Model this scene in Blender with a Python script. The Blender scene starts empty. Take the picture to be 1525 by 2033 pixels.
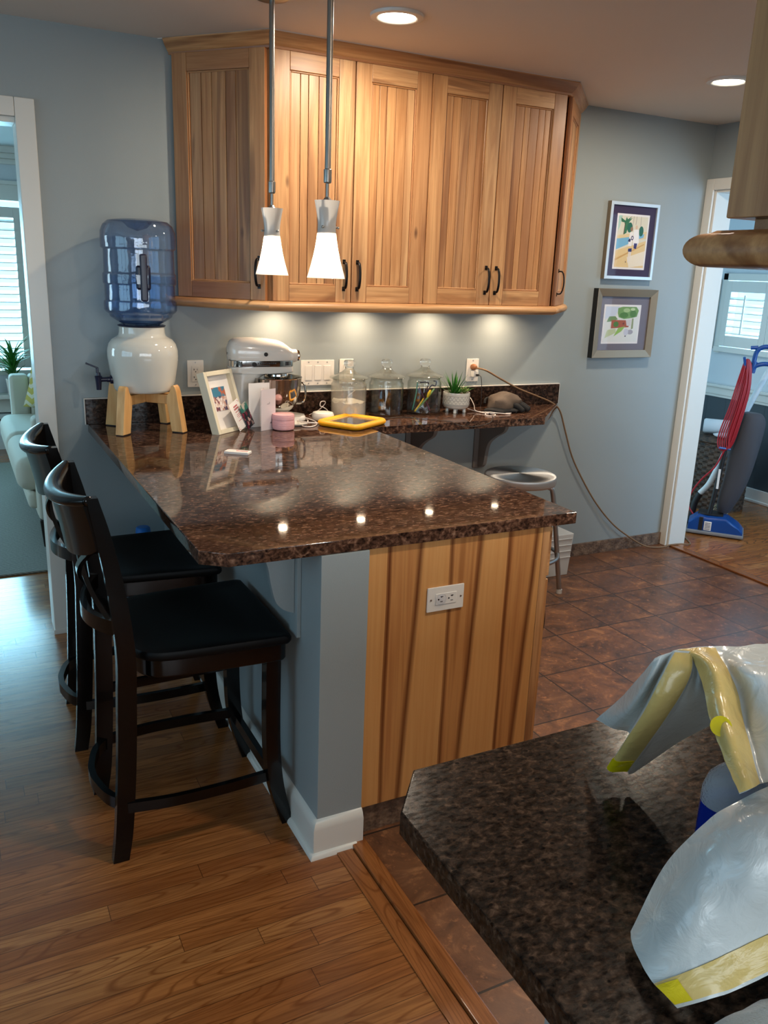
import bpy, bmesh, math, random
from mathutils import Vector, Matrix, noise
random.seed(7)
PI=math.pi
sc=bpy.context.scene
COL=sc.collection
H=2.403      # ceiling height
CT=0.914     # counter top

# ------------------------------------------------------------------ materials
def C(r,g,b):
    f=lambda c:(c/255/12.92) if c/255<=0.04045 else ((c/255+0.055)/1.055)**2.4
    return (f(r),f(g),f(b),1.0)
class NT:
    def __init__(s,name):
        s.m=bpy.data.materials.new(name); s.m.use_nodes=True
        s.t=s.m.node_tree; s.t.nodes.clear()
        s.out=s.t.nodes.new('ShaderNodeOutputMaterial')
    def n(s,ty,props=None,**kw):
        nd=s.t.nodes.new('ShaderNode'+ty)
        for k,v in (props or {}).items(): setattr(nd,k,v)
        for k,v in kw.items():
            key=k.replace('_',' ')
            if key.isdigit(): key=int(key)
            elif k[0]=='i' and k[1:].isdigit(): key=int(k[1:])
            s.set(nd.inputs[key],v)
        return nd
    def set(s,inp,v):
        if isinstance(v,bpy.types.NodeSocket): s.t.links.new(v,inp)
        elif isinstance(v,bpy.types.Node): s.t.links.new(v.outputs[0],inp)
        else: inp.default_value=v
    def math(s,op,a,b=0.0,c=None):
        nd=s.n('Math',{'operation':op}); s.set(nd.inputs[0],a); s.set(nd.inputs[1],b)
        if c is not None: s.set(nd.inputs[2],c)
        return nd.outputs[0]
    def ramp(s,fac,stops,interp='LINEAR'):
        nd=s.t.nodes.new('ShaderNodeValToRGB'); nd.color_ramp.interpolation=interp
        e=nd.color_ramp.elements
        while len(e)<len(stops): e.new(0.5)
        for k,(p,c) in enumerate(stops): e[k].position=p; e[k].color=c
        s.set(nd.inputs[0],fac); return nd.outputs[0]
    def mix(s,fac,a,b,mode='MIX'):
        nd=s.n('Mix',{'data_type':'RGBA','blend_type':mode})
        s.set(nd.inputs[0],fac); s.set(nd.inputs[6],a); s.set(nd.inputs[7],b)
        return nd.outputs[2]
    def pos(s): return s.n('NewGeometry').outputs['Position']
    def obj(s): return s.n('TexCoord').outputs['Object']
    def mapv(s,v,scale=(1,1,1),loc=(0,0,0),rot=(0,0,0)):
        nd=s.n('Mapping'); s.set(nd.inputs[0],v); nd.inputs['Location'].default_value=loc
        nd.inputs['Rotation'].default_value=rot; nd.inputs['Scale'].default_value=scale
        return nd.outputs[0]
    def pr(s,**kw):
        nd=s.n('BsdfPrincipled')
        for k,v in kw.items(): s.set(nd.inputs[k.replace('_',' ')],v)
        s.t.links.new(nd.outputs[0],s.out.inputs[0]); return nd
    def bump(s,h,st=0.3,d=0.002):
        nd=s.n('Bump',Strength=st,Distance=d); s.set(nd.inputs['Height'],h); return nd.outputs[0]
def simple(name,col,rough=0.5,metal=0.0,bump=0.0,bs=200,**kw):
    t=NT(name); k=dict(Base_Color=col,Roughness=rough,Metallic=metal); k.update(kw)
    if bump:
        nz=t.n('TexNoise',Scale=bs,Detail=3.0); t.set(nz.inputs['Vector'],t.obj())
        k['Normal']=t.bump(nz.outputs[0],bump,0.002)
    t.pr(**k); return t.m
M={}
M['wall']=simple('wall_paint',C(147,156,157),0.42,bump=.15,bs=320)
M['wall_white']=simple('white_wall_paint',C(205,212,216),0.5)
M['ceiling']=simple('ceiling_paint',C(226,218,208),0.8,bump=.12,bs=260)
M['trim']=simple('white_trim_paint',C(218,216,208),0.32)
M['slate']=simple('slate_wainscot_paint',C(62,72,78),0.45)
M['taupe']=simple('shaded_bracket_paint',C(120,112,106),0.4)  # bracket paint darkened to taupe, with the shade under the shelf in it
M['plastic_white']=simple('white_plastic',C(226,222,214),0.3)
M['plastic_dark']=simple('dark_slot',C(28,26,26),0.5)
M['black_iron']=simple('oil_rubbed_bronze',C(30,24,22),0.35,0.6)
M['black_wood']=simple('black_lacquered_wood',C(5,4,4),0.2,Specular_IOR_Level=.35,Coat_Weight=0.2,Coat_Roughness=.06)
M['black_seat']=simple('black_satin_seat',C(5,4,4),0.5,Specular_IOR_Level=.2)
M['ceramic']=simple('white_glazed_ceramic',C(222,218,206),0.08,Coat_Weight=.6)
M['navy_plastic']=simple('navy_plastic',C(18,20,48),0.3)
M['cap_blue']=simple('blue_cap_plastic',C(30,110,190),0.4)
M['mixer_white']=simple('white_enamel',C(230,226,218),0.14,Coat_Weight=.5)
M['chrome']=simple('chrome',C(225,222,218),0.06,1.0)
M['rubber']=simple('black_rubber',C(20,19,19),0.6)
M['paper']=simple('white_paper',C(236,230,224),0.7)
M['paper_grey']=simple('pale_grey_paper',C(214,204,206),0.7)
M['cream']=simple('cream_painted_wood',C(224,214,188),0.4)
M['ink']=simple('red_ink',C(196,92,96),0.7)
M['ink_dark']=simple('grey_ink',C(90,84,88),0.7)
M['flour']=simple('flour',C(240,228,216),0.95,bump=.5,bs=90)
M['yellow_foam']=simple('yellow_foam',C(238,166,12),0.42)
M['screen']=simple('tablet_screen',C(62,62,66),0.15)
M['leaf']=simple('green_leaf',C(48,112,36),0.45)
M['leaf_tip']=simple('dusky_leaf',C(110,98,70),0.5)
M['rosette']=simple('pale_green_leaf',C(146,152,92),0.5)
M['pebble']=simple('pebble',C(200,184,160),0.7)
M['soil']=simple('soil',C(66,44,30),0.9,bump=.6,bs=120)
M['glove_grey']=simple('grey_brown_leather',C(84,70,58),0.75,bump=.5,bs=160)
M['glove_black']=simple('black_knit',C(18,17,18),0.85,bump=.4,bs=300)
M['cord_tan']=simple('tan_cord',C(128,98,68),0.55)
M['cord_white']=simple('white_cord',C(228,216,208),0.5)
M['cord_black']=simple('black_cord',C(30,26,24),0.5)
M['silver_frame']=simple('silver_frame',C(196,206,212),0.3,0.35)
M['bronze_frame']=simple('champagne_frame',C(150,136,116),0.35,0.5)
M['black_frame']=simple('black_frame_edge',C(14,13,13),0.4)
M['purple_mat']=simple('purple_mat_board',C(58,44,72),0.8)
M['grey_mat']=simple('grey_mat_board',C(118,112,120),0.8)
M['vac_blue']=simple('blue_vacuum_plastic',C(14,68,136),0.3)
M['vac_grey']=simple('grey_bumper',C(130,128,128),0.5)
M['vac_bag']=simple('grey_vacuum_cloth',C(66,64,68),0.85,bump=.4,bs=40)
M['cord_red']=simple('red_cord',C(158,26,36),0.4)
M['wand_white']=simple('white_tube_plastic',C(205,214,218),0.35)
M['sofa']=simple('cream_upholstery',C(196,196,182),0.85,bump=.2,bs=300)
M['heater']=simple('heater_enamel',C(200,208,206),0.4)
M['dark_leg']=simple('espresso_leg',C(34,22,18),0.4)
M['bottle_blue']=simple('deep_blue_soap',C(8,36,128),0.12)
M['towel']=simple('white_terry_cloth',C(206,208,210),0.95,bump=1.0,bs=420)
M['gold_screw']=simple('brushed_nickel',C(170,165,158),0.3,1.0)
M['off_grey_plastic']=simple('pale_grey_plastic',C(196,198,198),0.4)
M['white_seal']=simple('white_caulk',C(214,208,200),0.6)
M['grout_base']=simple('tile_edge_shadow',C(84,68,56),0.8)

def brushed(name,col,rough):
    t=NT(name); v=t.mapv(t.obj(),(4,4,300))
    nz=t.n('TexNoise',Scale=3.0,Detail=2.0); t.set(nz.inputs['Vector'],v)
    t.pr(Base_Color=col,Metallic=1.0,Roughness=rough,Normal=t.bump(nz.outputs[0],.12,.001)); return t.m
M['nickel']=brushed('brushed_steel_rod',C(150,146,140),.28)
def seat_steel():
    t=NT('spun_aluminium'); tx=t.n('Tangent',{'direction_type':'RADIAL','axis':'Z'})
    t.pr(Base_Color=C(222,220,217),Metallic=1.0,Roughness=.5,Anisotropic=.85,Tangent=tx.outputs[0]); return t.m
M['spun']=seat_steel()
M['steel']=simple('polished_steel',C(190,186,180),0.1,1.0)
M['alu']=simple('satin_aluminium',C(180,180,180),0.35,1.0)

def glass(name,col=(1,1,1,1),rough=0.0,ior=1.45):
    t=NT(name); t.pr(Base_Color=col,Roughness=rough,IOR=ior,Transmission_Weight=1.0); return t.m
M['glass_knob']=glass('clear_glass',(.97,.985,.975,1))
def thin(name,tint,refl=.9,rough=.03,bump=0.0,bs=60,haze=0.0,hazecol=(1,1,1,1),edge=0.0,spec=.035):
    t=NT(name); tr=t.n('BsdfTransparent',Color=tint)
    if edge:   # a longer path through the wall at a grazing view takes more light
        lw=t.n('LayerWeight',Blend=.5); q=t.math('MULTIPLY',t.math('POWER',lw.outputs['Facing'],3.0),edge)
        t.set(tr.inputs['Color'],t.mix(q,tint,(tint[0]**6*.5,tint[1]**6*.5,tint[2]**6*.5,1)))
    nrm=None
    gl=t.n('BsdfGlossy',Color=(refl,refl,refl,1),Roughness=rough)
    fr=t.n('LayerWeight',Blend=.5)
    if bump:
        nz=t.n('TexNoise',Scale=bs,Detail=2.0); t.set(nz.inputs['Vector'],t.obj())
        b=t.bump(nz.outputs[0],bump,.003); t.set(gl.inputs['Normal'],b); t.set(fr.inputs['Normal'],b)
    base=tr.outputs[0]
    if haze:
        df=t.n('BsdfDiffuse',Color=hazecol); mx=t.n('MixShader'); mx.inputs[0].default_value=haze
        t.set(mx.inputs[1],base); t.set(mx.inputs[2],df.outputs[0]); base=mx.outputs[0]
    fac=t.math('ADD',t.math('MULTIPLY',t.math('POWER',fr.outputs['Facing'],4.0),.9),spec)
    mx=t.n('MixShader'); t.set(mx.inputs[0],fac); t.set(mx.inputs[1],base); t.set(mx.inputs[2],gl.outputs[0])
    t.t.links.new(mx.outputs[0],t.out.inputs[0]); return t.m
M['thin_glass']=thin('thin_jar_glass',(.965,.975,.965,1),edge=.75,spec=.06)
M['glass']=thin('moulded_lid_glass',(.90,.92,.90,1),bump=.9,bs=38,haze=.06,hazecol=C(200,196,184),edge=.7,spec=.09)
M['floured_glass']=thin('flour_dusted_glass',(.93,.95,.93,1),haze=.16,hazecol=C(240,228,216),edge=.6,spec=.05)
M['pane']=thin('window_glass',(.9,.98,1,1))
M['frame_glass']=thin('picture_glazing',(.97,.98,1,1),rough=.0,spec=.006,refl=.35)
M['blue_pet']=thin('blue_bottle_plastic',(.68,.78,.92,1),bump=.35,bs=26,haze=.012,hazecol=C(70,110,190),edge=.9,spec=.07)
M['water']=thin('blue_tinted_water',(.80,.89,.98,1),rough=.02)
M['suds']=thin('sudsy_clear_plastic',(.75,.8,.9,1),bump=.9,bs=300,haze=.55,hazecol=C(190,190,196))

def opal():
    t=NT('opal_glass'); tl=t.n('BsdfTranslucent',Color=(.95,.9,.84,1)); df=t.n('BsdfDiffuse',Color=(.8,.79,.76,1))
    mx=t.n('MixShader'); mx.inputs[0].default_value=.45; t.set(mx.inputs[1],df.outputs[0]); t.set(mx.inputs[2],tl.outputs[0])
    gl=t.n('BsdfGlossy',Roughness=.15); m2=t.n('MixShader')
    m2.inputs[0].default_value=.035; t.set(m2.inputs[1],mx.outputs[0]); t.set(m2.inputs[2],gl.outputs[0])
    t.t.links.new(m2.outputs[0],t.out.inputs[0]); return t.m
M['opal']=opal()
t_=NT('opal_inner_face'); q_=t_.n('BsdfTransparent',Color=(.97,.96,.94,1)); t_.t.links.new(q_.outputs[0],t_.out.inputs[0]); M['opal_in']=t_.m
def emis(name,col,st):
    t=NT(name); e=t.n('Emission',Color=col,Strength=st); t.t.links.new(e.outputs[0],t.out.inputs[0]); return t.m
M['lamp_lens']=emis('lit_lamp_lens',(1,.86,.68,1),22)
M['puck_lens']=emis('lit_puck_lens',(1,.80,.55,1),45)
M['bulb']=emis('lit_bulb',(1,.80,.56,1),620)

def hickory(name,vert=True,tone=1.0,rz=0.0):
    t=NT(name); g=t.n('NewGeometry'); p=g.outputs['Position']; oi=t.n('ObjectInfo').outputs['Random']
    isl=t.math('FRACT',t.math('ADD',t.math('MULTIPLY',g.outputs['Random Per Island'],3.7),t.math('MULTIPLY',oi,9.1)))
    off=t.math('MULTIPLY',isl,37.0)
    cb=t.n('CombineXYZ'); t.set(cb.inputs[0],off); t.set(cb.inputs[2],off)
    va=t.n('VectorMath',{'operation':'ADD'}); t.set(va.inputs[0],p); t.set(va.inputs[1],cb.outputs[0])
    v=va.outputs[0]
    if rz: v=t.mapv(v,rot=(0,0,rz))
    s1=(26,26,1.3) if vert else (1.6,26,26)
    wv=t.n('TexNoise',Scale=1.0,Detail=5.0,Roughness=.62,Distortion=1.1); t.set(wv.inputs['Vector'],t.mapv(v,s1))
    s2=(9,9,.7) if vert else (.8,9,9)
    bl=t.n('TexNoise',Scale=1.0,Detail=2.0,Distortion=1.6); t.set(bl.inputs['Vector'],t.mapv(v,s2))
    s3=(150,150,4) if vert else (4,150,150)
    fi=t.n('TexNoise',Scale=1.0,Detail=2.0); t.set(fi.inputs['Vector'],t.mapv(v,s3))
    base=t.ramp(isl,[(0,C(204,150,98)),(.25,C(216,168,116)),(.45,C(184,130,84)),(.6,C(206,154,102)),(.78,C(220,176,126)),(.9,C(160,108,70)),(1,C(198,142,92))])
    c1=t.mix(t.ramp(wv.outputs[0],[(.40,(0,0,0,1)),(.62,(.55,.55,.55,1))]),base,C(150,92,48))
    dark=t.math('MULTIPLY',t.ramp(bl.outputs[0],[(.56,(0,0,0,1)),(.66,(.6,.6,.6,1))]),1.0)
    c2=t.mix(dark,c1,C(112,66,38))
    # small dark knots
    kn=t.n('TexVoronoi',{'feature':'F1'},Scale=1.0); t.set(kn.inputs['Vector'],t.mapv(v,(7,7,2.6) if vert else (2.6,7,7)))
    kd=t.ramp(kn.outputs['Distance'],[(.03,(.9,.9,.9,1)),(.085,(0,0,0,1))])
    c3=t.mix(kd,c2,C(70,36,18))
    c4=t.mix(t.ramp(fi.outputs[0],[(.35,(.22,.22,.22,1)),(.6,(0,0,0,1))]),c3,C(128,76,40))
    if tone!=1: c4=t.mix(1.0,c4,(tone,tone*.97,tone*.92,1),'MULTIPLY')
    t.pr(Base_Color=c4,Roughness=.42,Coat_Weight=.08,Coat_Roughness=.3,Normal=t.bump(fi.outputs[0],.08,.001)); return t.m
M['hick_dl']=hickory('hickory_grain_left_angle',False,1.0,.885); M['hick_dr']=hickory('hickory_grain_right_angle',False,1.0,-.80)
M['hick_v']=hickory('hickory_vertical_grain'); M['hick_h']=hickory('hickory_horizontal_grain',False)
M['hick_old']=hickory('dark_hickory_vertical_grain',True,.62); M['hick_dark_h']=hickory('dark_hickory_horizontal_grain',False,.72)  # darker tone of the same hickory for the near cabinet
M['pine']=simple('pale_pine',C(226,176,112),.5,bump=.1,bs=60)
def pine():
    t=NT('pale_pine_wood'); v=t.mapv(t.obj(),(40,40,5)); nz=t.n('TexNoise',Scale=1.0,Detail=4.0); t.set(nz.inputs['Vector'],v)
    t.pr(Base_Color=t.ramp(nz.outputs[0],[(.35,C(236,188,124)),(.65,C(214,156,92))]),Roughness=.5); return t.m
M['pine']=pine()

def endpanel():
    # rotary veneer: three repeats of a pale sap band and a brown heart zone edged by dark lines
    t=NT('hickory_veneer_panel'); p=t.pos(); s=t.n('SeparateXYZ'); t.set(s.inputs[0],p)
    wz=t.n('TexNoise',Scale=1.0,Detail=2.0); t.set(wz.inputs['Vector'],t.mapv(p,(1.6,1,2.2)))
    wob=t.math('MULTIPLY',t.math('SUBTRACT',wz.outputs[0],.5),.016)
    x=t.math('ADD',s.outputs[0],wob); z=s.outputs[2]
    u=t.math('SUBTRACT',x,.618)
    u=t.math('MODULO',t.math('ADD',u,.195),.195)            # 0 = left dark line
    rt=t.math('ADD',t.math('MULTIPLY',z,.050),.060)         # right dark line leans out with height
    def line(c,w):
        d=t.math('ABSOLUTE',t.math('SUBTRACT',u,c)); return t.math('SUBTRACT',1.0,t.math('MINIMUM',t.math('DIVIDE',d,w),1.0))
    inside=t.math('MULTIPLY',t.math('GREATER_THAN',u,.0),t.math('LESS_THAN',u,rt))
    fi=t.n('TexNoise',Scale=1.0,Detail=4.0,Roughness=.6); t.set(fi.inputs['Vector'],t.mapv(p,(95,20,2.2)))
    f2=t.n('TexNoise',Scale=1.0,Detail=3.0); t.set(f2.inputs['Vector'],t.mapv(p,(34,10,1.0)))
    pale=t.ramp(fi.outputs[0],[(.3,C(200,142,82)),(.7,C(210,156,96))])
    heart=t.ramp(f2.outputs[0],[(.38,C(156,98,52)),(.52,C(192,134,78)),(.66,C(168,108,60))])
    c=t.mix(t.math('MULTIPLY',inside,.85),pale,heart)
    l=t.math('MAXIMUM',line(.008,.009),line(rt,.013))
    l=t.math('MULTIPLY',t.math('POWER',l,.8),t.math('ADD',.55,t.math('MULTIPLY',fi.outputs[0],.7)))
    l=t.math('MINIMUM',l,1.0)
    c=t.mix(l,c,C(98,48,18))
    t.pr(Base_Color=c,Roughness=.38,Coat_Weight=.15,Coat_Roughness=.25); return t.m
M['veneer']=endpanel()

def granite(name,c0,c1,c2,c3,scale=1.0,rough=.05,ani=1.8,smax=.75):
    t=NT(name); p=t.pos()
    v=t.mapv(p,(66*scale,66*ani*scale,80*scale),rot=(0,0,.2))
    a=t.n('TexNoise',Scale=1.0,Detail=5.0,Roughness=.6,Distortion=.4); t.set(a.inputs['Vector'],v)
    b=t.n('TexNoise',Scale=1.0,Detail=3.0,Distortion=.8); t.set(b.inputs['Vector'],t.mapv(p,(17*scale,30*scale,22*scale),rot=(0,0,.35)))
    k=t.n('TexVoronoi',Scale=1.0); t.set(k.inputs['Vector'],t.mapv(p,(58*scale,58*ani*scale,70*scale),rot=(0,0,.35)))
    c=t.ramp(a.outputs[0],[(.33,c0),(.47,c1),(.58,c2),(.72,c3)])
    spots=t.ramp(k.outputs['Distance'],[(.16,(1,1,1,1)),(.30,(0,0,0,1))])
    gate=t.ramp(b.outputs[0],[(.44,(0,0,0,1)),(.54,(1,1,1,1))])
    c=t.mix(t.math('MULTIPLY',spots,gate),c,c0)
    c=t.mix(t.ramp(b.outputs[0],[(.62,(0,0,0,1)),(.74,(.8,.8,.8,1))]),c,c0)
    sv=t.n('TexNoise',Scale=1.0,Detail=3.0,Roughness=.7); t.set(sv.inputs['Vector'],t.mapv(p,(55,150,90),rot=(0,0,.2)))
    t.pr(Base_Color=c,Roughness=rough,Specular_IOR_Level=t.ramp(sv.outputs[0],[(.40,(.2*smax,.2*smax,.2*smax,1)),(.60,(smax,smax,smax,1))])); return t.m
M['granite']=granite('brown_granite',C(24,17,15),C(64,44,35),C(98,70,55),C(146,114,94),.95,.05)
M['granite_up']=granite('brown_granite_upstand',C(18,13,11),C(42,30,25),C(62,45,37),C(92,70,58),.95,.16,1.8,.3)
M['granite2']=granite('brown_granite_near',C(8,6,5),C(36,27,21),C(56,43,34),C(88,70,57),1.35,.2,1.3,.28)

def oak(name,along='x',w=.057,L=1.15,cols=None):
    t=NT(name); p=t.pos(); s=t.n('SeparateXYZ'); t.set(s.inputs[0],p)
    X,Y=(s.outputs[0],s.outputs[1]) if along=='x' else (s.outputs[1],s.outputs[0])
    ry=t.math('DIVIDE',Y,w); row=t.math('FLOOR',ry)
    w1=t.n('TexWhiteNoise',{'noise_dimensions':'1D'}); t.set(w1.inputs['W'],row)
    cx=t.math('ADD',t.math('DIVIDE',X,L),t.math('MULTIPLY',w1.outputs[0],7.3)); colm=t.math('FLOOR',cx)
    w2=t.n('TexWhiteNoise',{'noise_dimensions':'2D'}); cb=t.n('CombineXYZ'); t.set(cb.inputs[0],row); t.set(cb.inputs[1],colm)
    t.set(w2.inputs['Vector'],cb.outputs[0]); h=w2.outputs[0]
    fy=t.math('FRACT',ry); fx=t.math('FRACT',cx)
    ey=t.math('MINIMUM',fy,t.math('SUBTRACT',1.0,fy)); ex=t.math('MULTIPLY',t.math('MINIMUM',fx,t.math('SUBTRACT',1.0,fx)),L/w)
    seam=t.math('LESS_THAN',t.math('MINIMUM',ey,ex),.017)
    o=t.n('CombineXYZ'); t.set(o.inputs[0],t.math('MULTIPLY',h,31.0)); t.set(o.inputs[1],t.math('MULTIPLY',h,17.0))
    va=t.n('VectorMath',{'operation':'ADD'}); t.set(va.inputs[0],p); t.set(va.inputs[1],o.outputs[0])
    sx=(2.2,38,1) if along=='x' else (38,2.2,1)
    g=t.n('TexNoise',Scale=1.0,Detail=5.0,Roughness=.6,Distortion=1.4); t.set(g.inputs['Vector'],t.mapv(va.outputs[0],sx))
    sx2=(9,190,1) if along=='x' else (190,9,1)
    g2=t.n('TexNoise',Scale=1.0,Detail=3.0); t.set(g2.inputs['Vector'],t.mapv(va.outputs[0],sx2))
    wv=t.n('TexNoise',Scale=1.0,Detail=0.0,Distortion=.3); t.set(wv.inputs['Vector'],t.mapv(va.outputs[0],(1.5,14,1) if along=='x' else (14,1.5,1)))
    rings=t.math('ABSOLUTE',t.math('SUBTRACT',t.math('FRACT',t.math('MULTIPLY',wv.outputs[0],13.0)),.5))
    base=t.ramp(h,cols or [(0,C(152,94,48)),(.35,C(168,108,58)),(.6,C(140,84,42)),(.85,C(178,122,70)),(1,C(128,78,40))])
    c=t.mix(t.ramp(g.outputs[0],[(.42,(0,0,0,1)),(.62,(.5,.5,.5,1))]),base,C(104,58,28))
    c=t.mix(t.ramp(rings,[(.02,(.7,.7,.7,1)),(.15,(0,0,0,1))]),c,C(112,60,24))
    c=t.mix(t.ramp(g2.outputs[0],[(.32,(.45,.45,.45,1)),(.5,(0,0,0,1))]),c,C(104,56,22))
    c=t.mix(t.math('MULTIPLY',seam,.7),c,C(44,22,10))
    t.pr(Base_Color=c,Roughness=.24,Coat_Weight=.2,Coat_Roughness=.14,Normal=t.bump(g2.outputs[0],.06,.001)); return t.m
M['oak']=oak('oak_strip_floor'); M['oak_y']=oak('oak_border_boards','y',.2,2.6)

def tile():
    t=NT('rust_brown_floor_tile'); p=t.pos(); s=t.n('SeparateXYZ'); t.set(s.inputs[0],p)
    T=.3035
    ax=t.math('DIVIDE',t.math('SUBTRACT',s.outputs[0],2.295-T*20),T); ay=t.math('DIVIDE',t.math('SUBTRACT',s.outputs[1],-.268-T*40),T)
    cb=t.n('CombineXYZ'); t.set(cb.inputs[0],t.math('FLOOR',ax)); t.set(cb.inputs[1],t.math('FLOOR',ay))
    wn=t.n('TexWhiteNoise',{'noise_dimensions':'2D'}); t.set(wn.inputs['Vector'],cb.outputs[0]); h=wn.outputs[0]
    fx=t.math('FRACT',ax); fy=t.math('FRACT',ay)
    e=t.math('MINIMUM',t.math('MINIMUM',fx,t.math('SUBTRACT',1.0,fx)),t.math('MINIMUM',fy,t.math('SUBTRACT',1.0,fy)))
    o=t.n('CombineXYZ'); t.set(o.inputs[0],t.math('MULTIPLY',h,23.0)); t.set(o.inputs[1],t.math('MULTIPLY',h,11.0))
    va=t.n('VectorMath',{'operation':'ADD'}); t.set(va.inputs[0],p); t.set(va.inputs[1],o.outputs[0])
    n1=t.n('TexNoise',Scale=9.0,Detail=6.0,Roughness=.65,Distortion=.8); t.set(n1.inputs['Vector'],va.outputs[0])
    n2=t.n('TexNoise',Scale=34.0,Detail=5.0,Roughness=.7); t.set(n2.inputs['Vector'],va.outputs[0])
    n3=t.n('TexNoise',Scale=4.0,Detail=2.0); t.set(n3.inputs['Vector'],va.outputs[0])
    base=t.ramp(n1.outputs[0],[(.3,C(60,42,32)),(.46,C(100,67,46)),(.58,C(118,80,54)),(.72,C(164,118,80))])
    tint=t.ramp(h,[(0,(.82,.80,.80,1)),(1,(1.08,1.0,.95,1))])
    c=t.mix(1.0,base,tint,'MULTIPLY')
    c=t.mix(t.ramp(n2.outputs[0],[(.56,(0,0,0,1)),(.68,(.6,.6,.6,1))]),c,C(176,118,76))
    c=t.mix(t.ramp(n3.outputs[0],[(.3,(.5,.5,.5,1)),(.5,(0,0,0,1))]),c,C(84,58,46))
    grout=t.math('LESS_THAN',e,.0105)
    c=t.mix(grout,c,C(46,32,24))
    hgt=t.math('SUBTRACT',n2.outputs[0],t.math('MULTIPLY',grout,1.2))
    t.pr(Base_Color=c,Roughness=t.math('ADD',.26,t.math('MULTIPLY',n1.outputs[0],.2)),Normal=t.bump(hgt,.25,.003)); return t.m
M['tile']=tile()
def baset():
    t=NT('mottled_tile_base'); n1=t.n('TexNoise',Scale=26.0,Detail=6.0,Roughness=.7); t.set(n1.inputs['Vector'],t.pos())
    v=t.n('TexVoronoi',Scale=90.0); t.set(v.inputs['Vector'],t.pos())
    c=t.ramp(n1.outputs[0],[(.35,C(74,58,48)),(.5,C(108,86,70)),(.65,C(136,112,92))])
    t.pr(Base_Color=c,Roughness=.5,Normal=t.bump(v.outputs[0],.5,.004)); return t.m
M['tile_base']=baset()
def rug():
    t=NT('sisal_rug'); p=t.pos()
    w=t.n('TexWave',{'bands_direction':'DIAGONAL'},Scale=24.0,Distortion=3.0,Detail=2.0); t.set(w.inputs['Vector'],p)
    n=t.n('TexNoise',Scale=90.0,Detail=3.0); t.set(n.inputs['Vector'],p)
    c=t.mix(w.outputs[0],C(120,122,116),C(158,158,148)); c=t.mix(t.math('MULTIPLY',n.outputs[0],.6),c,C(96,98,92))
    t.pr(Base_Color=c,Roughness=.95,Normal=t.bump(n.outputs[0],.6,.004)); return t.m
M['rug']=rug()
def wicker():
    t=NT('dark_woven_wicker'); p=t.obj(); s=t.n('SeparateXYZ'); t.set(s.inputs[0],p)
    n=t.n('TexNoise',Scale=30.0,Detail=3.0,Distortion=1.0); t.set(n.inputs['Vector'],t.mapv(p,(1,1,3)))
    c=t.ramp(n.outputs[0],[(.35,C(22,15,12)),(.6,C(84,62,46))]); t.pr(Base_Color=c,Roughness=.6); return t.m
M['wicker']=wicker()
def chevron():
    t=NT('mustard_chevron_fabric'); s=t.n('SeparateXYZ'); t.set(s.inputs[0],t.obj())
    zz=t.math('PINGPONG',t.math('MULTIPLY',s.outputs[0],14.0),.5)
    f=t.math('FRACT',t.math('ADD',t.math('MULTIPLY',s.outputs[2],14.0),zz))
    t.pr(Base_Color=t.mix(t.math('LESS_THAN',f,.4),C(196,184,96),C(222,220,196)),Roughness=.9); return t.m
M['chevron']=chevron()
def pinkjar():
    t=NT('pink_ribbed_glass'); w=t.n('TexWave',{'bands_direction':'Z'},Scale=70.0,Distortion=.0); t.set(w.inputs['Vector'],t.obj())
    s=t.n('SeparateXYZ'); t.set(s.inputs[0],t.obj())
    c=t.mix(t.math('MULTIPLY',w.outputs[0],.35),C(222,160,164),C(244,206,204))
    t.pr(Base_Color=c,Roughness=.2,Normal=t.bump(w.outputs[0],.3,.002)); return t.m
M['pink']=pinkjar()
def plasticbag(name,col):
    t=NT(name); tl=t.n('BsdfTranslucent',Color=col)
    n=t.n('TexNoise',Scale=26.0,Detail=4.0,Roughness=.55,Distortion=1.2); t.set(n.inputs['Vector'],t.obj())
    b=t.bump(n.outputs[0],.55,.006)
    pr=t.n('BsdfPrincipled',Base_Color=col,Roughness=.26,Coat_Weight=.3,Coat_Roughness=.1); t.set(pr.inputs['Normal'],b); t.set(tl.inputs['Normal'],b)
    mx=t.n('MixShader'); mx.inputs[0].default_value=.25; t.set(mx.inputs[1],pr.outputs[0]); t.set(mx.inputs[2],tl.outputs[0])
    t.t.links.new(mx.outputs[0],t.out.inputs[0]); return t.m
M['bag']=plasticbag('white_bag_film',C(208,214,214)); M['bag_yellow']=plasticbag('yellow_drawstring_film',C(222,196,124)); M['bag_tab']=plasticbag('bright_yellow_film',C(226,206,20))

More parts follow.
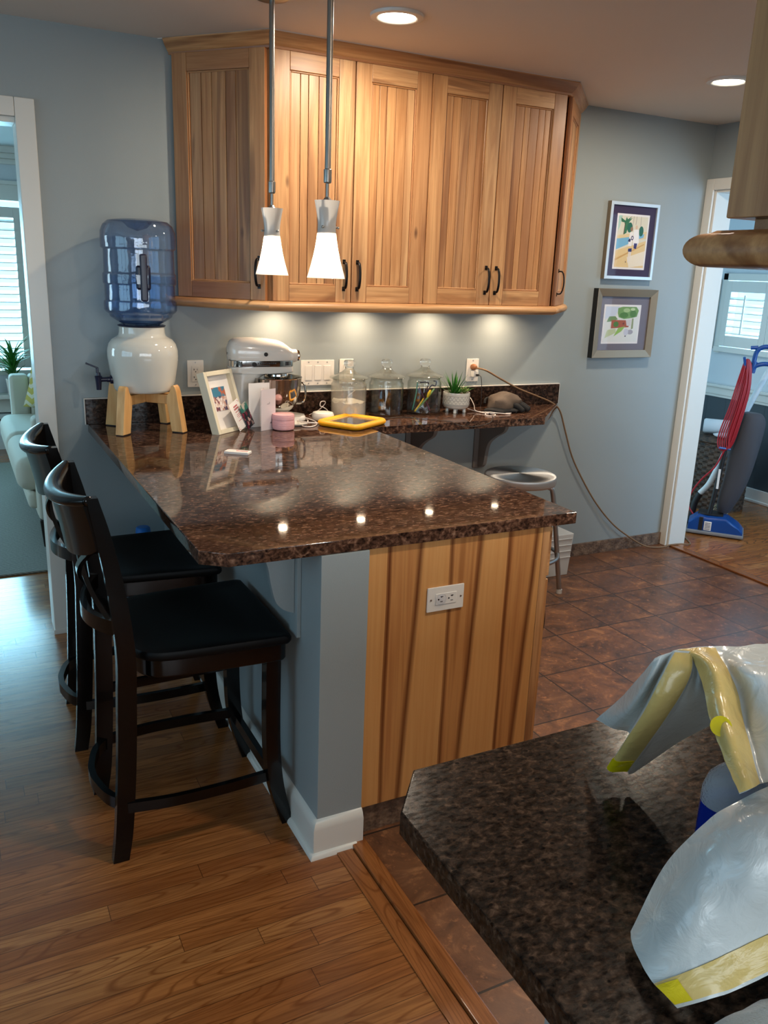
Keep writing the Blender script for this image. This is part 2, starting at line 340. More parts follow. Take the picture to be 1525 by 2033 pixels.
# ------------------------------------------------------------------ mesh builder
class B:
    def __init__(s): s.bm=bmesh.new(); s.mi=0
    def _f(s,vs,smooth=False):
        try: f=s.bm.faces.new(vs)
        except ValueError: return None
        f.material_index=s.mi; f.smooth=True; return f
    def hexa(s,pts,bev=0.0,seg=2):
        # pts: 8 corner points, bottom 4 ccw then top 4
        v=[s.bm.verts.new(p) for p in pts]
        fs=[s._f([v[i] for i in q]) for q in ((3,2,1,0),(4,5,6,7),(0,1,5,4),(1,2,6,5),(2,3,7,6),(3,0,4,7))]
        if bev>0:
            es={e for f in fs if f for e in f.edges}
            r=bmesh.ops.bevel(s.bm,geom=list(es),offset=bev,segments=seg,affect='EDGES',profile=.5)
            for f in r['faces']: f.material_index=s.mi; f.smooth=True
        return s
    def box(s,x0,x1,y0,y1,z0,z1,bev=0.0,seg=2,M4=None):
        if x0>x1:x0,x1=x1,x0
        if y0>y1:y0,y1=y1,y0
        if z0>z1:z0,z1=z1,z0
        P=[Vector(p) for p in ((x0,y0,z0),(x1,y0,z0),(x1,y1,z0),(x0,y1,z0),(x0,y0,z1),(x1,y0,z1),(x1,y1,z1),(x0,y1,z1))]
        if M4: P=[M4@p for p in P]
        return s.hexa(P,bev,seg)
    def prism(s,pts,z0,z1,axis='z',bev=0.0,M4=None,seg=2):
        def P(a,b,c): 
            q=Vector({'z':(a,b,c),'y':(a,c,b),'x':(c,a,b)}[axis]); return M4@q if M4 else q
        lo=[s.bm.verts.new(P(a,b,z0)) for a,b in pts]; hi=[s.bm.verts.new(P(a,b,z1)) for a,b in pts]
        n=len(pts); fs=[s._f(lo[::-1]),s._f(hi)]
        for i in range(n): fs.append(s._f([lo[i],lo[(i+1)%n],hi[(i+1)%n],hi[i]]))
        if bev>0:
            es=[e for e in set(fs[0].edges)|set(fs[1].edges)]
            r=bmesh.ops.bevel(s.bm,geom=es,offset=bev,segments=seg,affect='EDGES',profile=.5)
            for f in r['faces']: f.material_index=s.mi; f.smooth=True
        return s
    def lathe(s,prof,c=(0,0,0),seg=40,axis='z',cap=True,M4=None):
        c=Vector(c); rings=[]
        for r,z in prof:
            ring=[]
            if r<1e-6:
                q=Vector({'z':(0,0,z),'x':(z,0,0),'y':(0,z,0)}[axis]); q=(M4@q if M4 else q)+c; ring=[s.bm.verts.new(q)]
            else:
                for k in range(seg):
                    a=2*PI*k/seg; ca,sa=r*math.cos(a),r*math.sin(a)
                    q=Vector({'z':(ca,sa,z),'x':(z,ca,sa),'y':(ca,z,sa)}[axis]); q=(M4@q if M4 else q)+c
                    ring.append(s.bm.verts.new(q))
            rings.append(ring)
        for A,Bq in zip(rings,rings[1:]):
            if len(A)==1 and len(Bq)==1: continue
            for k in range(seg):
                k2=(k+1)%seg
                if len(A)==1: s._f([A[0],Bq[k],Bq[k2]])
                elif len(Bq)==1: s._f([A[k],A[k2],Bq[0]])
                else: s._f([A[k],A[k2],Bq[k2],Bq[k]])
        if cap:
            if len(rings[0])>1: s._f(rings[0][::-1])
            if len(rings[-1])>1: s._f(rings[-1])
        return s
    def tube(s,pts,r,seg=10,closed=False,cap=True,smoothn=0):
        pts=[Vector(p) for p in pts]
        if smoothn: pts=catmull(pts,smoothn,closed)
        n=len(pts); R=r if callable(r) else (lambda t:r)
        rings=[]; up=None
        for i,p in enumerate(pts):
            a=pts[(i-1)%n] if closed or i>0 else pts[0]; b=pts[(i+1)%n] if closed or i<n-1 else pts[-1]
            d=(b-a)
            if d.length<1e-9: d=Vector((0,0,1))
            d.normalize()
            if up is None:
                up=Vector((0,0,1)) if abs(d.z)<.9 else Vector((1,0,0))
            u=(up-d*up.dot(d))
            if u.length<1e-6: u=Vector((0,1,0))
            u.normalize(); w=d.cross(u); up=u
            rr=R(i/(n-1) if n>1 else 0)
            ru,rw=(rr if isinstance(rr,tuple) else (rr,rr))
            rings.append([s.bm.verts.new(p+u*ru*math.cos(2*PI*k/seg)+w*rw*math.sin(2*PI*k/seg)) for k in range(seg)])
        m=n if closed else n-1
        for i in range(m):
            A,Bq=rings[i],rings[(i+1)%n]
            for k in range(seg): s._f([A[k],A[(k+1)%seg],Bq[(k+1)%seg],Bq[k]])
        if cap and not closed: s._f(rings[0][::-1]); s._f(rings[-1])
        return s
    def sweep(s,path,prof,closed=False,zbase=0.0):
        # path: xy points; prof: closed list of (outward,z); outward = right hand side of travel
        n=len(path); rings=[]
        for i,(x,y) in enumerate(path):
            p=Vector((x,y))
            def nrm(a,b):
                d=(Vector(b)-Vector(a)).normalized(); return Vector((d.y,-d.x))
            ns=[]
            if i>0 or closed: ns.append(nrm(path[i-1],path[i]))
            if i<n-1 or closed: ns.append(nrm(path[i],path[(i+1)%n]))
            if len(ns)==2:
                m=(ns[0]+ns[1]).normalized(); m=m/max(.2,m.dot(ns[0]))
            else: m=ns[0]
            rings.append([s.bm.verts.new((p.x+m.x*o,p.y+m.y*o,zbase+z)) for o,z in prof])
        k=len(prof)
        for i in range(n if closed else n-1):
            A,Bq=rings[i],rings[(i+1)%n]
            for j in range(k): s._f([A[j],Bq[j],Bq[(j+1)%k],A[(j+1)%k]])
        if not closed: s._f(rings[0]); s._f(rings[-1][::-1])
        return s
    def sheet(s,P,closed_u=False):
        V=[[s.bm.verts.new(q) for q in row] for row in P]
        for i in range(len(V)-1):
            m=len(V[i])
            for j in range(m if closed_u else m-1): s._f([V[i][j],V[i][(j+1)%m],V[i+1][(j+1)%m],V[i+1][j]])
        return s
    def ball(s,c,r,seg=16,rings=10,sc3=(1,1,1),M4=None):
        c=Vector(c); P=[]
        prof=[(math.sin(PI*k/rings),-math.cos(PI*k/rings)) for k in range(rings+1)]
        base=len(s.bm.verts)
        rr=[]
        for a,z in prof:
            if a<1e-6:
                q=Vector((0,0,z*r*sc3[2])); rr.append([s.bm.verts.new((M4@q if M4 else q)+c)])
            else:
                row=[]
                for k in range(seg):
                    t=2*PI*k/seg; q=Vector((a*r*sc3[0]*math.cos(t),a*r*sc3[1]*math.sin(t),z*r*sc3[2])); row.append(s.bm.verts.new((M4@q if M4 else q)+c))
                rr.append(row)
        for A,Bq in zip(rr,rr[1:]):
            for k in range(seg):
                k2=(k+1)%seg
                if len(A)==1: s._f([A[0],Bq[k2],Bq[k]])
                elif len(Bq)==1: s._f([A[k],A[k2],Bq[0]])
                else: s._f([A[k],A[k2],Bq[k2],Bq[k]])
        return s
    def mat(s,i): s.mi=i; return s
def catmull(pts,n,closed=False):
    out=[]; m=len(pts); pts=[Vector(p) for p in pts]
    for i in range(m if closed else m-1):
        p0=pts[(i-1)%m] if closed or i>0 else pts[0]*2-pts[1]; p1=pts[i]; p2=pts[(i+1)%m]
        p3=pts[(i+2)%m] if closed or i+2<m else pts[-1]*2-pts[-2]
        for k in range(n):
            t=k/n; out.append(.5*((2*p1)+(p2-p0)*t+(2*p0-5*p1+4*p2-p3)*t*t+(3*p1-p0-3*p2+p3)*t**3))
    if not closed: out.append(pts[-1])
    return out
MATX={}
def obj(name,b,mats,parent=None,world=False,angle=38,mod=None):
    bm=b.bm
    if parent is not None and world: 
        inv=MATX[parent.name].inverted(); bmesh.ops.transform(bm,matrix=inv,verts=bm.verts)
    bmesh.ops.recalc_face_normals(bm,faces=bm.faces)
    me=bpy.data.meshes.new(name); bm.to_mesh(me); bm.free()
    if not isinstance(mats,(list,tuple)): mats=[mats]
    for m in mats: me.materials.append(M[m] if isinstance(m,str) else m)
    me.set_sharp_from_angle(angle=math.radians(angle))
    o=bpy.data.objects.new(name,me); COL.objects.link(o)
    wn=o.modifiers.new('weighted_normals','WEIGHTED_NORMAL'); wn.keep_sharp=True; wn.weight=50
    if parent is not None: o.parent=parent; MATX[o.name]=MATX[parent.name]
    else: MATX[o.name]=Matrix.Identity(4)
    return o
def place(o,x,y,z,rz=0):
    # re-origin a single-mesh thing at its base
    T=Matrix.Translation((x,y,z))@Matrix.Rotation(rz,4,'Z')
    o.data.transform(T.inverted()); o.location=(x,y,z); o.rotation_euler=(0,0,rz); MATX[o.name]=T; return o
def tag(o,label,cat,group=None,kind=None):
    if label: o['label']=label
    if cat: o['category']=cat
    if group: o['group']=group
    if kind: o['kind']=kind
    return o
def thing(name,label,cat,loc=(0,0,0),rz=0,group=None):
    o=bpy.data.objects.new(name,None); COL.objects.link(o); o.empty_display_size=.05
    o.location=loc; o.rotation_euler=(0,0,rz); MATX[o.name]=Matrix.Translation(loc)@Matrix.Rotation(rz,4,'Z')
    return tag(o,label,cat,group)
def struct(name,b,mats,label=None,angle=38):
    o=obj(name,b,mats,angle=angle); o['kind']='structure'
    if label: o['label']=label
    return o
def dup(root,loc,rz,label,group=None):
    r=root.copy(); COL.objects.link(r); r.location=loc; r.rotation_euler=(0,0,rz); r['label']=label
    if group: r['group']=group
    for ch in list(root.children):
        c=ch.copy(); COL.objects.link(c); c.parent=r
        for g in list(ch.children):
            d=g.copy(); COL.objects.link(d); d.parent=c
    return r

# ------------------------------------------------------------------ setting
XR=3.491; XL=-3.0; YF=-5.6
DX0,DX1,DZ=-.97,-.065,2.068      # left doorway opening
b=B()
b.box(XL,DX0,0,.12,0,H); b.box(DX1+.0205,XR+.12,0,.12,0,H); b.box(DX0,DX1+.0205,0,.12,DZ,H)
struct('wall_back',b,'wall')
JY=-.055; JE=-1.0                # right doorway opening in y
b=B(); b.box(XR,XR+.12,JY,0,0,H); b.box(XR,XR+.12,YF,JE,0,H); b.box(XR,XR+.12,JE,JY,DZ,H)
struct('wall_right',b,'wall')
# left wall (dining side) with a wide window opening
b=B(); b.box(XL-.12,XL,-5.6,-3.6,0,H); b.box(XL-.12,XL,-.7,0.12,0,H); b.box(XL-.12,XL,-3.6,-.7,0,.85); b.box(XL-.12,XL,-3.6,-.7,2.1,H)
struct('wall_left',b,'wall')
b=B(); b.box(XL-.12,-1.9,YF-.12,YF,0,H); b.box(1.9,XR+.12,YF-.12,YF,0,H); b.box(-1.9,1.9,YF-.12,YF,0,1.0); b.box(-1.9,1.9,YF-.12,YF,2.05,H)
struct('wall_front',b,'wall')
b=B(); b.box(XL-.12,XR+.12,YF-.12,.12,H,H+.1)
struct('ceiling',b,'ceiling')
# hidden dining windows (frames with muntins)
def win_frame(name,plane,a0,a1,z0,z1,n,axis):
    b=B()
    def bx(p,q,r,s_):
        if axis=='x': b.box(plane-.03,plane+.03,p,q,r,s_)
        else: b.box(p,q,plane-.03,plane+.03,r,s_)
    bx(a0,a1,z0,z0+.05); bx(a0,a1,z1-.05,z1)
    for k in range(n+1):
        c=a0+(a1-a0)*k/n; bx(max(a0,c-.03),min(a1,c+.03),z0,z1)
    bx(a0,a1,(z0+z1)/2-.015,(z0+z1)/2+.015)
    return struct(name,b,'trim')
win_frame('window_1',XL-.06,-3.6,-.7,.85,2.1,3,'x')
win_frame('window_2',YF-.06,-1.9,1.9,1.0,2.05,4,'y')

# floors
b=B(); b.box(XL,.523,YF,0,-.05,0); b.box(DX0,DX1,0,.12,-.05,0); struct('floor',b,'oak')
b=B(); b.box(.571,XR,YF,0,-.05,0); struct('floor.001',b,'tile')
b=B(); b.box(.475,.5225,YF,-1.82,0,.004,.0015); o=struct('trim_1',b,'oak_y')
b=B(); b.box(.5245,.5705,YF,-1.80,-.05,.012,.004); o=struct('trim_2',b,'oak_y')

# casing round the left doorway
b=B()
b.box(DX1,.005,-.018,0,0,2.134,.004); b.box(DX0-.07,DX0,-.018,0,0,2.134,.004); b.box(DX0+.0005,DX1-.0005,-.018,0,DZ,2.134,.003)
b.box(DX1,DX1+.02,-.002,.122,0,DZ,.002); b.box(DX0,DX0+.02,-.002,.122,0,DZ,.002); b.box(DX0+.02,DX1,-.002,.122,DZ-.02,DZ,.002)
b.box(DX1-.004,.001,-.022,-.017,0,.02,.001)
struct('door_1',b,'trim')
# casing and jamb of the right doorway
b=B()
b.box(XR-.018,XR,JY,-.001,0,2.125,.004); b.box(XR-.018,XR,JE-.07,JE,0,2.125,.004); b.box(XR-.018,XR,JE+.0005,JY-.0005,DZ-.002,2.125,.003)
b.box(XR-.002,XR+.13,JY-.015,JY,0,DZ,.002); b.box(XR-.002,XR+.13,JE,JE+.015,0,DZ,.002); b.box(XR-.002,XR+.13,JE+.015,JY-.015,DZ-.015,DZ,.002)
struct('door_2',b,'trim')
# oak saddle in the right doorway
b=B(); b.box(XR-.005,XR+.05,JE+.02,JY-.02,0,.012,.004); struct('trim_3',b,'oak_y')
# baseboards
b=B(); b.box(1.20,XR-.002,-.012,0,0,.075,.002); struct('baseboard_back',b,'tile_base')
bp_=[(0,0),(.016,0),(.016,.085),(.010,.100),(.004,.108),(0,.110)]
b=B(); b.sweep([(.006,-.001),(.408,-.001)],bp_)
# (run along the wall left of the peninsula)
struct('baseboard_back.001',b,'trim')

# peninsula half wall with end post
PY0=-1.800
b=B(); b.box(.425,.5605,PY0,-.001,0,.8788,.002); struct('wall_peninsula',b,'wall')
b=B()
b.sweep([(.425,-.02),(.425,PY0),(.5605,PY0)],bp_)
shoe=[(.016,0),(.028,0),(.026,.008),(.020,.014),(.016,.015)]
b.sweep([(.425,-.02),(.425,PY0),(.540,PY0)],shoe)
struct('baseboard_peninsula',b,'trim')

# ---------------- far room behind the left doorway
b=B(); b.box(XL,1.9,.12,4.2,-.05,0); struct('floor.002',b,'oak')
b=B(); b.box(XL,2.0,.12,4.3,H,H+.1); struct('ceiling.001',b,'wall_white')
WY=4.1
b=B(); b.box(.25,2.0,WY,WY+.12,0,H); b.box(XL,-1.1,WY,WY+.12,0,H); b.box(-1.1,.25,WY,WY+.12,0,.66); b.box(-1.1,.25,WY,WY+.12,2.0,H)
struct('wall_far_left',b,'wall_white')
b=B(); b.box(1.9,2.0,.12,WY,0,H); struct('wall_side_left',b,'wall_white')
b=B(); b.box(XL-.1,XL,.12,WY,0,H); struct('wall_side_left.001',b,'wall_white')
b=B()
for (d,z0,z1) in ((.02,H-.13,H-.09),(.045,H-.09,H-.05),(.075,H-.05,H)): b.box(XL,1.9,WY-d,WY,z0,z1,.004)
struct('trim_4',b,'trim')
b=B(); b.box(.25,.34,WY-.02,WY,.60,2.10,.003); b.box(-1.2,.34,WY-.022,WY,2.0,2.12,.003); b.box(-1.2,.36,WY-.04,WY,2.12,2.15,.004)
b.box(-1.2,.36,WY-.05,WY,.62,.66,.004); b.box(-.02,.0,WY+.02,WY+.05,.66,2.0)
struct('window_3',b,'trim')
b=B(); b.box(-1.1,.25,WY+.07,WY+.076,.66,2.0); obj('pane',b,'pane',bpy.data.objects['window_3'])
def shutter(name,u0,u1,z0,z1,axis,plane,label,tilt=.5,pitch=.062,lw=.064):
    # louvered shutter panel, u along the wall
    def conv(a,d,z): return (a,plane-d,z) if axis=='y' else (plane-d,a,z)
    t=thing(name,label,'shutter',conv((u0+u1)/2,0,z0))
    b=B()
    def bx(a0,a1,d0,d1,za,zb,bev=.002):
        p=conv(a0,d0,za); q=conv(a1,d1,zb); b.box(p[0],q[0],p[1],q[1],za,zb,bev)
    bx(u0,u0+.05,0,.03,z0,z1); bx(u1-.05,u1,0,.03,z0,z1); bx(u0+.05,u1-.05,0,.03,z0,z0+.08); bx(u0+.05,u1-.05,0,.03,z1-.08,z1)
    obj('frame',b,'trim',t,True)
    b=B(); z=z0+.08+pitch/2
    while z<z1-.08:
        for_pts=[]
        c,s_=math.cos(tilt)*lw/2,math.sin(tilt)*lw/2
        P=[]
        for a in (u0+.05,u1-.05):
            for (dd,dz) in ((-c,-s_-.003),(c,s_-.003),(c,s_+.003),(-c,-s_+.003)): P.append(Vector(conv(a,.015+dd,z+dz)))
        b.hexa([P[0],P[1],P[2],P[3],P[4],P[5],P[6],P[7]])
        z+=pitch
    obj('louvers',b,'trim',t,True)
    b=B(); bx((u0+u1)/2-.006,(u0+u1)/2+.006,.045,.055,z0+.1,z1-.1,.001); obj('tilt_rod',b,'trim',t,True)
    return t
shutter('window_shutter',-.42,.24,.68,1.95,'y',WY-.03,'white louvered shutter in the window seen through the left doorway',tilt=-.35)
shutter('window_shutter',-1.09,-.43,.68,1.95,'y',WY-.03,'second white louvered shutter further left behind the left doorway casing',tilt=-.35)

# ---------------- room behind the right doorway
RX=4.94
b=B(); b.box(XR+.05,RX,-2.2,1.6,-.05,0); struct('floor.003',b,'oak')
b=B(); b.box(XR+.12,RX+.1,-2.2,1.7,H,H+.1); struct('ceiling.002',b,'wall_white')
b=B(); b.box(RX,RX+.1,1.03,1.6,.78,H); b.box(RX,RX+.1,-2.2,.2,.78,H); b.box(RX,RX+.1,.2,1.03,.78,1.11); b.box(RX,RX+.1,.2,1.03,1.60,H)
struct('wall_far_right',b,'wall_white')
b=B(); b.box(RX-.004,RX+.1,-2.2,1.6,0,.78)
for k in range(-12,9): b.box(RX-.0055,RX-.004,k*.18-.002,k*.18+.002,.1,.74)
struct('wall_far_right.001',b,'slate')
b=B(); b.box(XR+.12,RX,1.6,1.7,0,H); struct('wall_side_right',b,'wall_white')
b=B(); b.box(XR+.12,RX,-2.3,-2.2,0,H); struct('wall_side_right.001',b,'wall_white')
b=B(); b.box(RX-.02,RX,-2.2,1.6,.745,.80,.004); b.box(RX-.035,RX,-2.2,1.6,.80,.822,.005); b.box(RX-.014,RX,-2.2,1.6,.725,.745,.003)
struct('trim_5',b,'trim')
b=B(); b.box(RX-.018,RX,-2.2,1.6,0,.10,.004); b.box(RX-.03,RX,-2.2,1.6,0,.02,.004); struct('baseboard_far_right',b,'trim')
b=B(); b.box(RX-.02,RX,1.03,1.075,1.06,1.65,.003); b.box(RX-.02,RX,.16,1.075,1.60,1.65,.003); b.box(RX-.03,RX,.16,1.075,1.07,1.11,.003); b.box(RX-.02,RX,.15,.2,1.06,1.65,.003)
struct('window_4',b,'trim')
b=B(); b.box(RX+.05,RX+.056,.2,1.03,1.11,1.60); obj('pane',b,'pane',bpy.data.objects['window_4'])
shutter('window_shutter',.62,1.025,1.115,1.595,'x',RX-.004,'white louvered shutter in the small window seen through the right doorway',tilt=-.3,pitch=.05,lw=.05)
shutter('window_shutter',.205,.615,1.115,1.595,'x',RX-.004,'right half of the small louvered window, partly behind the blue vacuum handle',tilt=-.3,pitch=.05,lw=.05)
# white framed panel beside that window
t=thing('wall_frame','white framed panel hanging left of the small louvered window','frame',(RX-.03,1.26,1.09))
b=B()
b.box(RX-.03,RX,1.10,1.13,1.09,1.60,.003); b.box(RX-.03,RX,1.40,1.43,1.09,1.60,.003); b.box(RX-.03,RX,1.13,1.40,1.57,1.60,.003); b.box(RX-.03,RX,1.13,1.40,1.09,1.12,.003)
obj('frame',b,'trim',t,True)
b=B(); b.box(RX-.015,RX-.002,1.13,1.40,1.12,1.57); obj('backing_board',b,'wall_white',t,True)

# ------------------------------------------------------------------ cabinets
def outward(a,b_):
    d=(Vector(b_)-Vector(a)).normalized(); return Vector((d.y,-d.x))
def face_M(a,b_):
    # local frame: x along a->b, y outward (towards viewer negative), z up, origin at a
    d=(Vector(b_)-Vector(a)).normalized(); n=Vector((d.y,-d.x))
    return Matrix(((d.x,-n.x,0,a[0]),(d.y,-n.y,0,a[1]),(0,0,1,0),(0,0,0,1)))
def door(parent,a,b_,z0,z1,handle,mv='hick_v',mh='hick_h',nplank=5,st=.068,gap=.002):
    W=(Vector(b_)-Vector(a)).length; m=face_M(a,b_); T=.02
    b=B(); g=gap
    b.mat(0); b.box(g,g+st,-T,0,z0,z1,.0025,2,m); b.box(W-g-st,W-g,-T,0,z0,z1,.0025,2,m)
    b.mat(1); b.box(g+st+.0003,W-g-st-.0003,-T+.0004,0,z0,z0+.066,.0025,2,m); b.box(g+st+.0003,W-g-st-.0003,-T+.0004,0,z1-.066,z1,.0025,2,m)
    # thin inner bead
    b.mat(0); b.box(g+st,g+st+.006,-T+.005,-.004,z0+.066,z1-.066,.002,1,m); b.box(W-g-st-.006,W-g-st,-T+.005,-.004,z0+.066,z1-.066,.002,1,m)
    b.mat(1); b.box(g+st+.006,W-g-st-.006,-T+.005,-.004,z1-.072,z1-.066,.002,1,m); b.box(g+st+.006,W-g-st-.006,-T+.005,-.004,z0+.066,z0+.072,.002,1,m)
    d=obj('door',b,[mv,mh],parent,True)
    b=B(); x=g+st+.006; w=(W-2*g-2*st-.012)
    ws=[1+random.uniform(-.25,.25) for _ in range(nplank)]; tot=sum(ws)
    for q in ws:
        pw=w*q/tot; b.box(x+.0009,x+pw-.0009,-.010,-.001,z0+.067,z1-.067,.0024,2,m); x+=pw
    obj('panel',b,mv,d,True)
    if handle is not None:
        hx,hz=handle; b=B()
        pts=[(hx,-T,hz-.052),(hx,-T-.018,hz-.050),(hx,-T-.027,hz-.030),(hx,-T-.030,hz),(hx,-T-.027,hz+.030),(hx,-T-.018,hz+.050),(hx,-T,hz+.052)]
        b.tube([m@Vector(p) for p in pts],lambda t:(.0035,.0058),10,smoothn=5)
        for zz in (hz-.054,hz+.054): b.box(hx-.007,hx+.007,-T-.003,-T+.0005,zz-.009,zz+.009,.001,1,m)
        obj('handle',b,'black_iron',d,True)
    return d
UZ0,UZ1=1.440,2.352
FY=-.33
def upper(name,label,poly,faces,z0=UZ0,z1=UZ1,**kw):
    cx=sum(p[0] for p in poly)/len(poly)
    t=thing(name,label,'cabinet',(cx,-.16,z0))
    b=B(); b.prism(poly,z0-.002,z1+.02); obj('body',b,kw.get('mv','hick_v'),t,True)
    for f in faces: door(t,*f)
    return t
e=.0006
upper('wall_cabinet','hickory upper cabinet angled back to the wall at the left, beside the water bottle',
  [(.525,-.001),(.81-e,FY),(.81-e,-.001)],[((.527,-.012),(.800,FY-.002),UZ0,UZ1,(.392,1.548),'hick_v','hick_dl')])
upper('wall_cabinet','two-door hickory upper cabinet directly behind the hanging pendant lamps',
  [(.81,-.001),(.81,FY),(1.502-e,FY),(1.502-e,-.001)],
  [((.812,FY),(1.156,FY),UZ0,UZ1,(.310,1.548)),((1.157,FY),(1.502,FY),UZ0,UZ1,(.026,1.548))])
upper('wall_cabinet','two-door hickory upper cabinet right of the pendant lamps',
  [(1.502,-.001),(1.502,FY),(2.194-e,FY),(2.194-e,-.001)],
  [((1.503,FY),(1.848,FY),UZ0,UZ1,(.318,1.548)),((1.849,FY),(2.194,FY),UZ0,UZ1,(.026,1.548))])
upper('wall_cabinet','narrow angled end cabinet on the right, its door facing the picture wall',
  [(2.194,-.001),(2.194,FY),(2.206,FY),(2.53,-.001)],[((2.216,FY+.002),(2.522,-.012),UZ0,UZ1,(.030,1.548),'hick_v','hick_dr')])
# crown, light rail
def anglemats(b):
    for f in b.bm.faces:
        c=f.calc_center_median()
        f.material_index=1 if (c.x<.81 and c.y>-.36-.0 and c.x<.80) else (2 if c.x>2.215 else 0)
path=[(.512,-.001),(.803,-.352),(2.204,-.352),(2.545,-.001)]
cr=[(-.02,-.052),(.004,-.052),(.006,-.044),(.014,-.038),(.030,-.020),(.036,-.010),(.040,-.006),(.040,-.001),(-.02,-.001)]
b=B(); b.sweep(path,cr,zbase=H-.001); anglemats(b)
o=tag(obj('crown_molding',b,['hick_h','hick_dl','hick_dr']),'hickory crown molding along the top of the upper cabinets, against the ceiling','molding'); place(o,.81,-.36,H-.053)
b=B(); b.sweep([(.47,-.0),(.79,-.392),(2.22,-.392),(2.585,-.0)],[(-.004,-.003),(.002,-.003),(.002,-.0002),(-.004,-.0002)],zbase=H)
o=tag(obj('caulk_line',b,'white_seal'),'thin white caulk line where the crown molding meets the ceiling','caulk'); place(o,.81,-.39,H-.003)
lr=[(-.03,-.040),(.008,-.040),(.018,-.036),(.024,-.028),(.026,-.020),(.024,-.012),(.018,-.005),(.008,-.0005),(-.03,-.0005)]
b=B(); b.sweep([(.505,-.001),(.800,-.350),(2.206,-.350),(2.55,-.001)],lr,zbase=UZ0-.0005); anglemats(b)
o=tag(obj('light_rail',b,['hick_h','hick_dl','hick_dr']),'rounded hickory light rail along the bottom of the upper cabinets','molding'); place(o,.81,-.36,UZ0-.041)
# puck lights under the cabinets
for x,lb in ((.945,'round under-cabinet puck light above the stand mixer'),(1.347,'round under-cabinet puck light above the flour jar'),(1.730,'round under-cabinet puck light above the jar of straws'),(2.130,'round under-cabinet puck light above the grey gloves')):
    t=thing('puck_light',lb,'light',(x,-.12,UZ0-.017),0,'puck lights under the upper cabinets')
    b=B(); b.lathe([(.020,0),(.033,0),(.034,.003),(.034,.016),(.020,.016)],seg=28,cap=False); obj('housing',b,'alu',t)
    b=B(); b.lathe([(.0,.004),(.0205,.004),(.0205,.006),(0,.006)],seg=24,cap=False); obj('lens',b,'puck_lens',t)

# ---- peninsula base cabinet
PX0,PX1=.561,1.150
t=thing('base_cabinet','peninsula base cabinet with bold striped hickory end panel','cabinet',(.86,-.9,0))
b=B(); b.box(PX0,PX1,-1.765,-.003,.10,.8785); b.box(PX0,1.09,-1.75,-.003,0,.10); obj('body',b,'hick_v',t,True)
b=B(); b.box(PX0+.0005,PX1-.022,-1.785,-1.7655,.095,.8785,.001); obj('end_panel',b,'veneer',t,True)
b=B(); b.box(PX1-.0215,PX1+.004,-1.786,-1.70,.095,.8785,.0015); b.box(PX1-.0,PX1+.004,-1.70,-.1,.80,.8785,.001); obj('face_frame',b,'hick_v',t,True)
b=B(); b.box(PX0+.001,1.09,-1.772,-1.752,0.0,.0945,.001); o=obj('toe_base',b,'tile_base',t,True); o['label']='mottled brown tile base'
ys=[-1.775,-1.33,-.88,-.45]
for k in range(3):
    a,c=ys[k]+.004,ys[k+1]-.004
    b=B(); b.box(PX1+.0045,PX1+.025,a,c,.715,.868,.003); d=obj('drawer',b,'hick_h',t,True)
    b=B(); b.tube([(PX1+.025,(a+c)/2-.05,.79),(PX1+.05,(a+c)/2-.035,.79),(PX1+.05,(a+c)/2+.035,.79),(PX1+.025,(a+c)/2+.05,.79)],.005,8,smoothn=4); obj('handle',b,'black_iron',d,True)
    b=B(); b.box(PX1+.0045,PX1+.025,a,c,.108,.705,.003); d=obj('door',b,'hick_v',t,True)
    b=B(); b.tube([(PX1+.025,a+.04,.50),(PX1+.05,a+.04,.515),(PX1+.05,a+.04,.585),(PX1+.025,a+.04,.60)],.005,8,smoothn=4); obj('handle',b,'black_iron',d,True)

# ---- granite counters
t=thing('countertop','brown granite L-shaped countertop over the peninsula and wall shelf','countertop',(.7,-.9,CT-.035))
poly=[(.1255,-.001),(.1255,-1.752),(.186,-1.797),(1.2348,-1.797),(1.2348,-.392),(2.198,-.388),(2.555,-.03),(2.565,-.001)]
b=B(); b.prism(poly,CT-.035,CT,bev=.0028,seg=2); obj('slab',b,'granite',t,True)
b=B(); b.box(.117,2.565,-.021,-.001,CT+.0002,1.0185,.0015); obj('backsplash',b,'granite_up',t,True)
b=B(); b.box(.114,2.568,-.019,-.001,1.0187,1.0225,.001); b.box(.1125,.1165,-.021,-.001,CT,1.0225,.001); b.box(2.5655,2.569,-.019,-.001,CT,1.0225,.001); o=obj('caulk_line',b,'white_seal',t,True); o['label']='white caulk line'
t=thing('countertop','dark brown granite counter in the foreground under the plastic bag','countertop',(.6,-3.2,CT-.035))
b=B(); b.prism([(.0975,-2.835),(.158,-2.759),(2.2,-2.759),(2.2,-4.9),(.0975,-4.9)],CT-.035,CT,bev=.003); obj('slab',b,'granite2',t,True)
b=B(); b.box(.352,.55,-4.85,-2.86,0,CT-.0355,.002); struct('wall_counter',b,'wall')
b=B(); b.box(.5505,2.15,-4.85,-2.87,.1,CT-.0355,.002); b.box(.5505,2.15,-4.85,-2.93,0,.1)
o=obj('base_cabinet',b,'hick_v'); tag(o,'base cabinet beneath the foreground granite counter','cabinet'); place(o,1.3,-3.8,0)

